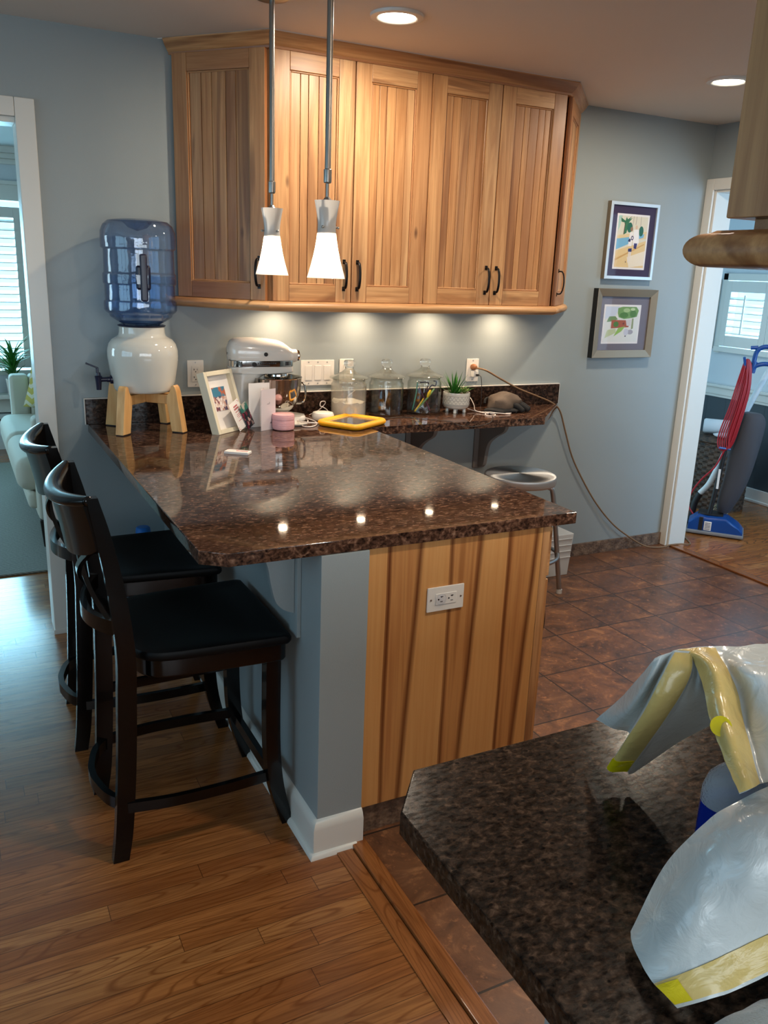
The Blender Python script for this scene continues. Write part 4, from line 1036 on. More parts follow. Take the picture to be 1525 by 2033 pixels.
for za,zb in ((.084,.064),(.064,.046)):
    n=22
    for k in range(n):
        a=2*PI*k/n; b.tube([pc(a,zb+.002),pc(a+PI/n,za-.002)],.0005,4); b.tube([pc(a+PI/n,za-.002),pc(a+2*PI/n,zb+.002)],.0005,4)
obj('line_pattern',b,'ink_dark',pot)
b=B(); b.lathe([(0,.090),(.0625,.088)],seg=40,cap=False); obj('soil',b,'soil',t)
def blade(b,base,tip,w,bend):
    base=Vector(base); tip=Vector(tip); d=tip-base; side=d.cross(Vector((0,0,1)))
    if side.length<1e-5: side=Vector((1,0,0))
    side.normalize(); up=side.cross(d).normalized(); rows=[]
    for k in range(7):
        q=k/6; c=base+d*q+up*bend*math.sin(q*PI); ww=w*(1-q)**.7*(.7+.6*q if q<.5 else 1)
        rows.append([c-side*ww,c+up*ww*.35,c+side*ww,c-up*ww*.35])
    b.sheet(rows,closed_u=True)
b=B()
for k in range(58):
    a=random.uniform(0,2*PI); el=random.uniform(.12,1.25); L=random.uniform(.088,.140)*(1-.28*abs(el-.4))
    base=(-.016+.012*math.cos(a),.008*math.sin(a),.086); tip=(base[0]+L*math.sin(el)*math.cos(a),base[1]+L*math.sin(el)*math.sin(a),.086+L*math.cos(el)*1.0)
    blade(b,base,tip,.0048,.004)
obj('spiky_leaves',b,'leaf',t)
b=B()
for ring,(n,el,L) in enumerate(((5,.35,.026),(8,.8,.034),(10,1.15,.040))):
    for k in range(n):
        a=2*PI*k/n+ring*.4; c0=(.036,-.016,.092); blade(b,c0,(c0[0]+L*math.sin(el)*math.cos(a),c0[1]+L*math.sin(el)*math.sin(a),c0[2]+L*math.cos(el)+.006),.0085,.003)
obj('rosette_succulent',b,'rosette',t)
b=B()
for q in ((.006,-.042,.092),(.016,-.046,.091),(-.010,-.044,.091)): b.ball(q,.007,10,6,(1.2,.8,.6))
obj('pebbles',b,'pebble',t)

# tablet in yellow foam case
t=thing('kids_tablet','tablet in a chunky yellow foam case lying on the counter corner','tablet',(1.196,-.312,CT),math.atan2(.150,.245)+.02)
W2,H2=.118,.098
b=B(); 
ring=[(-W2,-H2),(W2,-H2),(W2,H2),(-W2,H2)]
def rrect(w,h,r,n=6):
    P=[]
    for cx,cy,a0 in ((w-r,h-r,0),(-w+r,h-r,PI/2),(-w+r,-h+r,PI),(w-r,-h+r,1.5*PI)):
        for k in range(n+1): a=a0+PI/2*k/n; P.append((cx+r*math.cos(a),cy+r*math.sin(a)))
    return P
b.tube([(x,y,.0135) for x,y in rrect(W2,H2,.03)],lambda q:(.0130,.0165),14,closed=True)
cs=obj('foam_case',b,'yellow_foam',t)
b=B(); b.prism(rrect(W2-.004,H2-.004,.02),.004,.0155); obj('tablet_body',b,'off_grey_plastic',t)
b=B(); b.prism(rrect(W2-.022,H2-.022,.004),.0156,.0165); obj('screen',b,'screen',t)
# plugs and cables at the right outlet
b=B(); b.lathe([(0,-.001),(.014,-.001),(.0165,.006),(.0150,.020),(.0105,.030),(.006,.034),(0,.034)],c=(2.006,-.0085,1.1195),seg=20,axis='y',M4=Matrix.Rotation(PI,4,'X')@Matrix.Rotation(.0,4,'Z'),cap=False)
o=obj('plug',b,simple('tan_plug',C(150,96,60),.5)); tag(o,'tan round plug in the top socket above the potted plant','plug'); place(o,2.006,-.0085,1.1195)
FX=[(2.010,-.040,1.117),(2.045,-.075,1.108),(2.12,-.085,1.070),(2.25,-.075,1.012),(2.38,-.06,.968),(2.50,-.045,.925),(2.575,-.030,.875),(2.63,-.025,.76),(2.70,-.02,.61),(2.80,-.02,.46),(2.92,-.02,.31),(3.05,-.03,.18),(3.18,-.035,.09),(3.30,-.05,.022),(3.38,-.07,.006),(3.45,-.082,.006),(3.485,-.088,.0155),(3.56,-.10,.0165),(3.64,-.10,.006),(3.70,-.02,.006),(3.76,.10,.006)]
cord('extension_cord','long tan cord drooping from the wall outlet down to the doorway floor',FX,.0046,'cord_tan',6,'cord',10)
t=thing('usb_charger','small white cube charger in the lower socket','charger',(2.011,-.0085,1.071))
b=B(); b.box(-.015,.015,-.030,-.0002,0,.030,.003); obj('charger_block',b,'plastic_white',t)
b=B(); b.box(-.004,.010,-.046,-.0305,.006,.016,.002); obj('cable_plug',b,'cord_black',t)
cord('charging_cable','thin black cable running from the charger down and along to the tablet',[(2.014,-.056,1.082),(2.020,-.070,1.076),(2.025,-.075,1.03),(2.022,-.085,.95),(2.010,-.10,.920),(1.985,-.18,CT+.003),(1.96,-.28,CT+.003),(1.90,-.372,CT+.003),(1.86,-.402,.905),(1.78,-.402,.893),(1.70,-.400,.902),(1.66,-.372,CT+.003),(1.58,-.28,CT+.003),(1.50,-.215,CT+.003),(1.42,-.225,CT+.004),(1.345,-.262,CT+.010),(1.330,-.268,CT+.013)],.0017,'cord_black',8)
cord('charging_cable','white cable tangle between the plant pot and the gloves',[(1.905,-.075,CT+.055),(1.925,-.085,CT+.068),(1.945,-.10,CT+.062),(1.950,-.13,CT+.03),(1.935,-.17,CT+.010),(1.965,-.22,CT+.003),(1.99,-.26,CT+.003),(1.955,-.30,CT+.003),(1.93,-.27,CT+.004),(1.96,-.235,CT+.008),(2.01,-.25,CT+.007),(2.07,-.275,CT+.004)],.0020,'cord_white',7)
cord('charging_cable','second white cable end lying on the shelf edge by the gloves',[(1.92,-.12,CT+.012),(1.95,-.17,CT+.004),(1.975,-.24,CT+.011),(2.03,-.235,CT+.004),(2.09,-.255,CT+.004)],.0020,'cord_white',7)

# work gloves: a pair heaped on the shelf
def blob(b,c,s3,rz=0,seed=0,amp=.18,freq=2.2,flatz=None):
    rows=[]; n,m=18,28; R=Matrix.Rotation(rz,4,'Z')
    for i in range(n+1):
        th=PI*i/n; row=[]
        for j in range(m):
            ph=2*PI*j/m; d=Vector((math.sin(th)*math.cos(ph),math.sin(th)*math.sin(ph),math.cos(th)))
            r=1+amp*noise.noise(d*freq+Vector((seed,seed*2,0))); q=R@Vector((d.x*s3[0]*r,d.y*s3[1]*r,d.z*s3[2]*r))+Vector(c)
            if flatz is not None and q.z<flatz: q.z=flatz
            row.append(q)
        rows.append(row)
    b.sheet(rows,closed_u=True)
t=thing('work_gloves','pair of grey-brown and black work gloves heaped on the wall shelf','gloves',(2.10,-.16,CT))
b=B(); blob(b,(0,-.01,.040),(.088,.070,.058),.1,1,.25,1.6,.012); obj('glove_back',b,'glove_grey',t)
b=B(); blob(b,(.055,.045,.030),(.080,.050,.038),.3,4,.2,2,.002); blob(b,(-.02,-.035,.012),(.105,.055,.018),-.05,3,.15,2,.001); obj('glove_palm',b,'glove_black',t)
for k,(x0,y0,x1,y1,m_) in enumerate(((.045,-.045,.100,-.075,1),(.060,-.03,.125,-.050,0),(.070,-.01,.138,-.022,1),(.075,.012,.140,.012,1),(.02,-.05,.06,-.088,1))):
    b=B(); b.tube([(x0,y0,.040),((x0+x1)/2,(y0+y1)/2,.034),(x1,y1,.016)],lambda q:.0155-.003*q,12,smoothn=4); b.ball((x1,y1,.016),.0125,12,8); obj('glove_finger',b,'glove_black',t)
b=B(); b.tube([(-.105,-.02,.012),(-.06,-.066,.020),(0,-.078,.014),(.03,-.085,.006)],.0055,8,smoothn=5); b.tube([(-.100,.01,.040),(-.090,.02,.060),(-.06,.03,.066)],.006,8,smoothn=4); obj('cuff_edge',b,'glove_black',t)

# ------------------------------------------------------------------ bar stools (local: +x front, origin centre of the floor footprint)
def make_stool(loc,rz,label):
    t=thing('bar_stool',label,'stool',loc,rz,'black counter stools at the peninsula')
    # frame x: rear legs -.23, front legs +.19 ; y: +-.20
    def leg(path,w,name='leg'):
        b=B(); rows=[]
        for (x,y,z,a,c) in path: rows.append([(x-a,y-c,z),(x+a,y-c,z),(x+a,y+c,z),(x-a,y+c,z)])
        P=[[Vector(q) for q in r] for r in rows]
        # subdivide smoothly along the length
        cols=[catmull([r[k] for r in P],4) for k in range(4)]
        R_=[[cols[k][i] for k in range(4)] for i in range(len(cols[0]))]
        b.sheet(R_,closed_u=True)
        b.bm.verts.ensure_lookup_table(); n=len(R_)
        vs=list(b.bm.verts); b._f(vs[:4][::-1]); b._f(vs[-4:])
        return b
    for s in (-1,1):
        yb=.170*s; yt=.200*s
        b=leg([(-.250,yb,0,.021,.0155),(-.236,yb,.10,.023,.0155),(-.222,yb*1.04,.30,.024,.0155),(-.214,yb*1.08,.50,.024,.0155),(-.212,yb*1.12,.62,.023,.0155),(-.226,yb*1.16,.78,.021,.015),(-.250,yt,.93,.018,.014),(-.272,yt,1.035,.013,.013)],0)
        obj('leg',b,'black_wood',t,angle=30)
        y=.190*s
        b=leg([(.222,y,0,.018,.018),(.205,y,.06,.019,.019),(.184,y,.16,.021,.020),(.176,y,.30,.021,.020),(.178,y,.55,.021,.020),(.178,y,.555,.021,.020)],0)
        obj('leg',b,'black_wood',t,angle=30)
    # seat: D shape, saddle dished, rounded back
    half=[(-.207,0),(-.205,.06),(-.196,.12),(-.175,.175),(-.140,.206),(-.08,.219),(.02,.226),(.12,.232),(.195,.235),(.212,.234),(.221,.226),(.223,.212),(.224,.10)]
    OUT=catmull([Vector((x,y,0)) for x,y in half]+[Vector((.224,0,0))]+[Vector((x,-y,0)) for x,y in half[::-1][:-1]],3,True)
    def outline(k,n=0):
        p=OUT[k]; return p.x,p.y
    n=len(OUT); rows=[]
    def ring(f,z,dish=False):
        r=[]
        for k in range(n):
            x,y=outline(k); x*=f; y*=f; zz=z
            if dish: zz=z-.012*max(0,1-((x+.02)/.17)**2)*max(0,1-(abs(y)/.2)**2.2)+.006*max(0,x)/.2*(-1)
            r.append((x,y,zz))
        return r
    b=B(); rows=[ring(.001,.583),ring(.95,.583),ring(.985,.587),ring(1.0,.594),ring(1.0,.604),ring(.985,.6105),ring(.94,.612)]
    for f in (.85,.7,.55,.4,.25,.1,.001): rows.append(ring(f,.613,True))
    b.sheet(rows,closed_u=True); obj('seat',b,'black_seat',t,angle=50)
    # apron
    b=B(); R2=[]
    for f,z in ((.90,.535),(.935,.535),(.945,.540),(.945,.5825),(.90,.5825),(.90,.535)): R2.append(ring(f,z))
    b.sheet(R2,closed_u=True); obj('apron',b,'black_wood',t)
    # foot ring: curved at the back, straight at sides and front
    def bar(pts,h,w,sn=6):
        b=B(); P=catmull([Vector(p) for p in pts],sn) if sn else [Vector(p) for p in pts]; rows=[]
        for i,p in enumerate(P):
            a=P[max(0,i-1)]; c=P[min(len(P)-1,i+1)]; d=(c-a); d.z=0; d.normalize(); s_=Vector((-d.y,d.x,0))
            rows.append([p+s_*w/2-Vector((0,0,h/2)),p+s_*w/2+Vector((0,0,h/2)),p-s_*w/2+Vector((0,0,h/2)),p-s_*w/2-Vector((0,0,h/2))])
        b.sheet(rows,closed_u=True); vs=list(b.bm.verts); b._f(vs[:4]); b._f(vs[-4:]); return b
    obj('stretcher',bar([(-.222,.172,.165),(-.262,.12,.165),(-.285,.04,.165),(-.288,0,.165),(-.285,-.04,.165),(-.262,-.12,.165),(-.222,-.172,.165)],.034,.018),'black_wood',t)
    for s in (-1,1): obj('stretcher',bar([(-.225,s*.182,.165),(-.10,s*.200,.165),(.05,s*.200,.165),(.180,s*.190,.165)],.030,.016),'black_wood',t)
    obj('stretcher',bar([(.184,-.18,.155),(.184,.18,.155)],.034,.018,0),'black_wood',t)
    for s in (-1,1): obj('stretcher',bar([(-.215,s*.178,.34),(.176,s*.188,.34)],.028,.014,0),'black_wood',t) if s>0 else None
    # crest: curved panel with rolled top rail
    def arc(q,z):  # q -1..1 across
        bow=.054*(1-q*q); lean=(z-.62)*.14
        return (-.212-bow-lean*.95-.012,q*.200)
    b=B(); rows=[]; N=20
    zt=lambda q:1.020-.020*(1-q*q); zb=lambda q:.900-.045*(1-q*q)**.8
    for side in (0,1):
        pass
    for i in range(N+1):
        q=-1+2*i/N; loop=[]
        for k in range(7):
            z=zb(q)+(zt(q)-zb(q))*k/6; x,y=arc(q,z); loop.append((x-.007-.009*(k/6)**2,y,z))
        for k in range(6,-1,-1):
            z=zb(q)+(zt(q)-zb(q))*k/6; x,y=arc(q,z); loop.append((x+.007+.006*(k/6)**2,y,z))
        rows.append(loop)
    b.sheet(rows,closed_u=True); b._f(list(b.bm.verts)[:14]); b._f(list(b.bm.verts)[-14:])
    obj('backrest',b,'black_wood',t)
    b=B(); P=[]
    for i in range(N+1):
        q=-1.0+2.0*i/N; x,y=arc(q,1.03); P.append((x-.002,y,1.026-.020*(1-q*q)))
    b.tube(P,lambda q:(.0165-.004*abs(2*q-1)**4,.0235-.009*abs(2*q-1)**4),16); 
    b.ball(P[0],.0145,14,8,(1.0,.6,.88)); b.ball(P[-1],.0145,14,8,(1.0,.6,.88))
    obj('top_rail',b,'black_wood',t)
    # lower curved rail
    b=B(); rows=[]
    for i in range(N+1):
        q=-1+2*i/N; loop=[]
        bow=.058*(1-q*q)
        for (dx,z) in ((-.009,.665),(-.009,.705),(.009,.705),(.009,.665)): loop.append((-.222-bow+dx,q*.185,z-.01*(1-q*q)))
        rows.append(loop)
    b.sheet(rows,closed_u=True); obj('lower_rail',b,'black_wood',t)
    # X back: two crossing curved slats
    for s in (-1,1):
        b=B(); P=[]
        for i in range(13):
            q=-1+2*i/12; z=.690+(.888-.690)*(i/12); yy=s*q*.150; qq=yy/.200; P.append((-.222-.055*(1-qq*qq)-(z-.66)*.13+.010+.005*s,yy,z))
        rows=[]
        for p in P: rows.append([(p[0]-.006,p[1]-.017,p[2]),(p[0]+.006,p[1]-.017,p[2]),(p[0]+.006,p[1]+.017,p[2]),(p[0]-.006,p[1]+.017,p[2])])
        b.sheet(rows,closed_u=True); obj('cross_slat',b,'black_wood',t)
    return t
S0=make_stool((.178,-1.432,0),.0,'black counter stool nearest the camera, by the peninsula end post')
dup(S0,(.165,-.835,0),-.04,'black counter stool farther back, its crest in front of the doorway casing')

# spare bottle with blue cap on the floor behind the far stool
t=thing('water_bottle','spare water bottle standing on the floor with a blue cap, behind the far stool','bottle',(.30,-.165,0))
b=B(); b.lathe([(0,0),(.12,0),(.134,.015),(.134,.12),(.129,.125),(.129,.20),(.134,.205),(.134,.33),(.120,.37),(.075,.405),(.036,.43),(.030,.45),(.030,.462),(0,.462)],seg=48,cap=False); obj('bottle_shell',b,'blue_pet',t,angle=25)
b=B(); b.lathe([(0,.494),(.024,.494),(.029,.490),(.031,.475),(.033,.440),(.031,.438),(.0,.4625)],seg=32,cap=False); obj('cap',b,'cap_blue',t)

# metal backless stool
t=thing('metal_stool','round spun-aluminium seat stool behind the peninsula by the wall','stool',(2.118,-.335,0),.3)
b=B(); b.lathe([(0,.6300),(.140,.6300),(.165,.6290),(.176,.6240),(.179,.615),(.179,.590),(.175,.583),(.165,.585),(.160,.600),(0,.600)],seg=72,cap=False); obj('seat',b,'spun',t,angle=25)
b=B(); b.lathe([(0,.5995),(.135,.5995),(.135,.575),(.128,.570),(0,.570)],seg=48,cap=False); obj('seat_pan',b,'alu',t)
for k in range(4):
    a=PI/4+k*PI/2; ca,sa=math.cos(a),math.sin(a)
    b=B(); b.tube([(ca*.10,sa*.10,.572),(ca*.150,sa*.150,.560),(ca*.172,sa*.172,.52),(ca*.215,sa*.215,.25),(ca*.250,sa*.250,.012)],.0125,14,smoothn=6); lg=obj('leg',b,'alu',t)
    b=B(); b.lathe([(0,0),(.0145,0),(.0145,.022),(0,.022)],c=(ca*.2505,sa*.2505,0),seg=14,cap=False); obj('foot_cap',b,'off_grey_plastic',lg)
b=B(); b.tube([(.221*math.cos(2*PI*k/48),.221*math.sin(2*PI*k/48),.215) for k in range(48)],.0095,10,closed=True); obj('foot_ring',b,'alu',t)
# ribbed pale box against the wall, seen just past the cabinet
t=thing('ribbed_box','pale ribbed plastic box standing against the wall beyond the peninsula','box',(2.435,-.145,0))
b=B(); b.prism([(-.035,0),(.125,0),(.145,.235),(-.045,.235)],-.10,.10,axis='y',bev=.006); obj('box_body',b,'off_grey_plastic',t)
b=B()
for z in (.10,.135,.17,.205): b.box(-.046,.131+.06*(z-.0)*.25,-.104,.104,z,z+.008,.003)
obj('ribs',b,'off_grey_plastic',t)

# ------------------------------------------------------------------ framed pictures on the back wall
def art_frame(label,x0,x1,z0,z1,fw,depth,mat_f,side_mat,mat_b,ax0,ax1,az0,az1,border,shapes,slope=0.0,inner=None):
    t=thing('framed_picture',label,'picture',((x0+x1)/2,-.001,z0))
    b=B(); y0,y1=-depth,-.002
    def fr(x0,x1,z0,z1):
        # bevelled moulding: outer at full depth, inner lip deeper
        o=[(x0,z0),(x1,z0),(x1,z1),(x0,z1)]; i=[(x0+fw,z0+fw),(x1-fw,z0+fw),(x1-fw,z1-fw),(x0+fw,z1-fw)]
        rows=[[(x,y1,z) for x,z in o],[(x,y0+.001,z) for x,z in o]]
        q=.0015; o2=[(x0+q,z0+q),(x1-q,z0+q),(x1-q,z1-q),(x0+q,z1-q)]
        rows+= [[(x,y0,z) for x,z in o2],[(x,y0+slope,z) for x,z in i],[(x,y1,z) for x,z in i]]
        return rows
    rows=fr(x0,x1,z0,z1)
    b.mat(1); b.sheet([rows[0],rows[1]],closed_u=True); b.mat(0); b.sheet(rows[1:],closed_u=True)
    bmesh.ops.remove_doubles(b.bm,verts=b.bm.verts,dist=1e-6)
    obj('frame',b,[mat_f,side_mat],t,True,angle=20)
    b=B(); b.box(x0+fw-.002,x1-fw+.002,y0+slope+.010,y1,z0+fw-.002,z1-fw+.002); mb=obj('mat_board',b,mat_b,t,True)
    yy=y0+slope+.0095; b=B(); b.box(ax0,ax1,yy-.0004,yy+.0003,az0,az1); art=obj('artwork',b,'paper',mb,True)
    b=B(); mats=[]; W,Hh=ax1-ax0,az1-az0; bx0,bx1,bz0,bz1=ax0+border*W,ax1-border*W,az0+border*W,az1-border*W
    names=[]
    for k,(col,poly) in enumerate(shapes):
        key=tuple(col)
        if key not in names: names.append(key); mats.append(simple('watercolour_%d_%d_%d'%key,C(*col),.8))
        b.mat(names.index(key)); yq=yy-.0006-.00004*k
        vs=[b.bm.verts.new((bx0+(bx1-bx0)*u,yq,bz1-(bz1-bz0)*v)) for u,v in poly]; b._f(vs)
    o=obj('painting',b,mats,mb,True)
    b=B(); b.box(x0+fw-.001,x1-fw+.001,y0+slope+.0035,y0+slope+.0050,z0+fw-.001,z1-fw+.001); obj('glazing',b,'frame_glass',t,True)
    return t
def ell(cx,cy,rx,ry,n=14,a0=0): return [(cx+rx*math.cos(2*PI*k/n+a0),cy+ry*math.sin(2*PI*k/n+a0)) for k in range(n)]
R4=lambda a,c,d,e:[(a,c),(d,c),(d,e),(a,e)]
sh=[((222,214,190),R4(0,0,1,1)),((170,200,180),[(0,0),(.12,0),(.06,.22),(0,.3)]),((224,200,150),[(0,.38),(1,.28),(1,.42),(0,.5)]),((120,178,206),[(0,.45),(.45,.40),(.42,.54),(0,.66)]),((120,178,206),[(.62,.36),(.92,.33),(.9,.40),(.62,.46)]),
 ((226,196,140),[(0,.68),(1,.46),(1,1),(0,1)]),((206,160,96),[(0,.84),(.95,.52),(.96,.54),(0,.88)]),((236,222,196),[(.4,.8),(1,.66),(1,.95),(.5,1)]),
 ((60,120,84),[(.2,.15),(.26,.02),(.32,.08),(.46,.03),(.36,.12),(.3,.33),(.22,.36),(.24,.16)]),((52,110,78),[(.08,.04),(.24,.1),(.44,.0),(.28,.14),(.1,.12)]),((40,104,84),ell(.40,.22,.09,.10)),((40,104,84),ell(.80,.28,.08,.10)),
 ((96,70,60),[(.22,.14),(.24,.14),(.22,.36),(.2,.36)]),((170,160,150),[(.50,0),(.515,0),(.50,.22),(.485,.22)]),((170,160,150),[(.60,0),(.615,0),(.60,.16),(.585,.16)]),((170,160,150),[(.75,0),(.765,0),(.77,.2),(.755,.2)]),
 ((150,120,96),ell(.47,.25,.045,.045)),((220,190,160),ell(.63,.21,.04,.04)),((240,236,232),[(.54,.26),(.72,.25),(.76,.5),(.72,.56),(.56,.56)]),((240,234,226),[(.42,.31),(.54,.31),(.52,.58),(.40,.58)]),
 ((52,52,96),[(.42,.43),(.48,.45),(.46,.50),(.38,.49)]),((52,52,96),ell(.52,.42,.045,.045)),((236,230,226),ell(.52,.42,.022,.025)),((60,58,110),[(.60,.52),(.71,.52),(.69,.63),(.60,.62)]),((44,56,110),[(.42,.63),(.54,.62),(.54,.69),(.42,.69)]),
 ((232,222,210),[(.44,.69),(.48,.69),(.47,.90),(.43,.90)]),((232,222,210),[(.49,.69),(.53,.69),(.52,.88),(.49,.88)]),((120,90,80),[(.36,.87),(.40,.9),(.36,.91)])]
art_frame('silver-framed watercolor of two figures by a pool in a purple mat, upper of the two',2.787,3.127,1.575,1.968,.017,.030,'silver_frame','bronze_frame','purple_mat',2.843,3.069,1.628,1.910,.045,sh)
sh=[((226,226,218),R4(0,0,1,1)),((206,214,226),[(0,.0),(.4,.0),(.3,.25),(0,.35)]),((120,160,96),[(.36,.18),(.36,.04),(.5,.0),(.9,.0),(.98,.1),(.94,.28),(.78,.32),(.56,.35),(.40,.30)]),((86,130,70),ell(.55,.24,.13,.08)),((86,130,70),ell(.82,.2,.10,.1)),((170,196,140),ell(.62,.1,.1,.06)),((190,210,160),ell(.8,.07,.07,.04)),
 ((120,150,100),[(.06,.44),(.12,.28),(.3,.27),(.38,.36),(.2,.42)]),((172,96,74),[(.2,.38),(.76,.38),(.72,.58),(.2,.62)]),((210,206,204),[(.62,.38),(.78,.36),(.78,.54),(.66,.54)]),((84,128,64),ell(.34,.50,.08,.08)),((120,70,66),ell(.56,.48,.03,.03)),
 ((150,160,120),[(.80,.33),(.85,.33),(.86,.62),(.80,.64)]),((150,190,96),[(.3,.85),(.42,.60),(.62,.56),(.52,.7)]),((196,206,160),[(.04,.9),(.1,.66),(.34,.62),(.36,.74)]),((170,166,172),ell(.78,.72,.09,.07)),((206,206,214),ell(.66,.72,.07,.10)),((90,90,100),ell(.65,.84,.02,.02))]
art_frame('bronze-framed watercolor of a house under a tree in a grey mat, lower of the two',2.752,3.180,1.157,1.525,.040,.040,'bronze_frame','black_frame','grey_mat',2.822,3.085,1.232,1.442,.04,sh,slope=.012)

# ------------------------------------------------------------------ foreground bag, bottle, towel
BAG_LOW =[
 [(0.2100,-3.1260,0.93),(0.2570,-3.1150,0.9850),(0.2750,-3.1380,1.0450),(0.3010,-3.1550,1.0780),(0.3600,-3.1610,1.09),(0.4330,-3.1650,1.09)],
 [(0.1980,-3.1410,0.9340),(0.2250,-3.1630,1.0),(0.2440,-3.1800,1.05),(0.2710,-3.1950,1.08),(0.3170,-3.2060,1.09),(0.3770,-3.2160,1.09)],
 [(0.1910,-3.1590,0.9320),(0.2090,-3.1870,0.9850),(0.2340,-3.2030,1.02),(0.2550,-3.2220,1.05),(0.2970,-3.2330,1.06),(0.3540,-3.2430,1.06)],
 [(0.1860,-3.1820,0.9280),(0.2090,-3.2000,0.9520),(0.2370,-3.2150,0.9750),(0.2770,-3.2240,0.99),(0.3180,-3.2340,1.0),(0.3720,-3.2480,1.0)],
 [(0.1880,-3.2120,0.9240),(0.2130,-3.2210,0.93),(0.2420,-3.2300,0.9380),(0.2800,-3.2350,0.9450),(0.3390,-3.2370,0.95),(0.4070,-3.2400,0.95)],
]
BAG_FLAP =[
 [(0.3660,-2.9640,1.1350),(0.3750,-2.9670,1.14),(0.3840,-2.9700,1.1420),(0.3900,-2.9730,1.1450),(0.4030,-2.9840,1.1450),(0.4070,-2.9850,1.1420),(0.4080,-2.9900,1.14),(0.4050,-2.9990,1.1380)],
 [(0.3820,-2.9290,1.09),(0.3630,-2.9630,1.11),(0.3890,-2.9530,1.1),(0.3680,-2.9790,1.12),(0.3900,-2.9950,1.12),(0.4060,-2.9880,1.11),(0.4050,-3.0010,1.11),(0.4190,-3.0010,1.1)],
 [(0.4170,-2.8660,1.02),(0.3790,-2.9260,1.05),(0.4020,-2.9230,1.04),(0.3590,-2.9640,1.06),(0.3780,-2.9810,1.0650),(0.4090,-2.9610,1.04),(0.4330,-2.9700,1.05),(0.4520,-2.9830,1.06)],
 [(0.4330,-2.8090,0.9550),(0.4250,-2.8510,0.9650),(0.4470,-2.8640,0.9550),(0.3870,-2.8910,0.9350),(0.4000,-2.9110,0.94),(0.4160,-2.9080,0.93),(0.4670,-2.9300,0.9750),(0.4880,-2.9660,1.02)],
]
BAG_TOP =[
 [(0.3880,-2.9690,1.1430),(0.4160,-2.9780,1.1480),(0.4390,-2.9910,1.15),(0.4650,-3.0030,1.15),(0.5020,-3.0120,1.15),(0.5520,-3.0270,1.15),(0.6010,-3.0470,1.15)],
 [(0.4050,-2.9860,1.14),(0.3950,-3.0200,1.15),(0.4220,-3.0230,1.14),(0.4180,-3.0500,1.15),(0.4510,-3.0640,1.15),(0.4900,-3.0800,1.15),(0.5350,-3.0990,1.15)],
 [(0.3850,-3.0240,1.1250),(0.3770,-3.0540,1.1350),(0.4160,-3.0460,1.12),(0.4140,-3.0690,1.1350),(0.4280,-3.0920,1.14),(0.4650,-3.1080,1.14),(0.5080,-3.1260,1.14)],
 [(0.3470,-3.0790,1.1050),(0.3430,-3.1010,1.1150),(0.3870,-3.0870,1.1),(0.3890,-3.0970,1.1050),(0.3950,-3.1270,1.12),(0.4310,-3.1430,1.12),(0.4670,-3.1580,1.12)],
 [(0.3020,-3.1540,1.0850),(0.3120,-3.1580,1.09),(0.3380,-3.1500,1.0850),(0.3500,-3.1550,1.0880),(0.3730,-3.1630,1.09),(0.4100,-3.1700,1.09),(0.4440,-3.1800,1.09)],
]
def fine(G,nu,nv):
    rows=[catmull([Vector(p) for p in r],nu) for r in G]
    cols=[catmull([rows[i][j] for i in range(len(rows))],nv) for j in range(len(rows[0]))]
    return [[cols[j][i] for j in range(len(cols))] for i in range(len(cols[0]))]
def crumple(P,amp,fr,seed):
    out=[]
    for r in P:
        q=[]
        for p in r:
            v=noise.noise(p*fr+Vector((seed,0,0)))*amp+abs(noise.noise(p*fr*2.3+Vector((0,seed,0))))*amp*.7
            q.append(p+Vector((-.35*v,-.45*v,v)))
        out.append(q)
    return out
def offset(P,d):
    out=[]
    for i,r in enumerate(P):
        q=[]
        for j,p in enumerate(r):
            a=P[min(i+1,len(P)-1)][j]-P[max(i-1,0)][j]; c=r[min(j+1,len(r)-1)]-r[max(j-1,0)]; n=a.cross(c)
            n=n.normalized() if n.length>1e-9 else Vector((0,0,1))
            if n.dot(Vector((-.55,-.45,.7)))<0: n=-n
            q.append(p+n*d)
        out.append(q)
    return out
def film(name,P,parent,mat_,th=.0006):
    b=B(); A=offset(P,th/2); Cc=offset(P,-th/2); b.sheet(A); b.sheet(Cc)
    nA=len(P)*len(P[0]); w=len(P[0]); h=len(P); b.bm.verts.ensure_lookup_table(); V=b.bm.verts
    edge=[(0,j) for j in range(w)]+[(i,w-1) for i in range(1,h)]+[(h-1,j) for j in range(w-2,-1,-1)]+[(i,0) for i in range(h-2,0,-1)]
    for k in range(len(edge)):
        i,j=edge[k]; i2,j2=edge[(k+1)%len(edge)]
        b._f([V[i*w+j],V[i2*w+j2],V[nA+i2*w+j2],V[nA+i*w+j]])
    return obj(name,b,mat_,parent,True,angle=60)
def sub(P,i0,i1,j0,j1): return [r[j0:j1+1] for r in P[i0:i1+1]]
t=thing('plastic_bag','crumpled white plastic bag with yellow drawstring bands on the near granite counter','bag',(.33,-3.12,CT))
L=crumple(fine(BAG_LOW,8,10),.006,16,3)
film('bag_film',L,t,'bag')
n=len(L); s=offset(sub(L,int(n*.76),n-2,0,len(L[0])-1),.0012); film('drawstring_band',s,t,'bag_yellow')
s=offset(sub(L,int(n*.80),n-2,0,5),.0022); o=film('drawstring_tab',s,t,'bag_tab'); o['label']='brighter yellow doubled band end'
F=crumple(fine(BAG_FLAP,8,10),.003,22,7)
film('bag_flap',F,t,'bag')
s=offset(sub(F,1,len(F)-1,24,33),.0012); film('drawstring_band',s,t,'bag_yellow')
s=offset(sub(F,len(F)-3,len(F)-1,24,32),.0022); film('drawstring_tab',s,t,'bag_tab')
T=crumple(fine(BAG_TOP,8,10),.004,18,11)
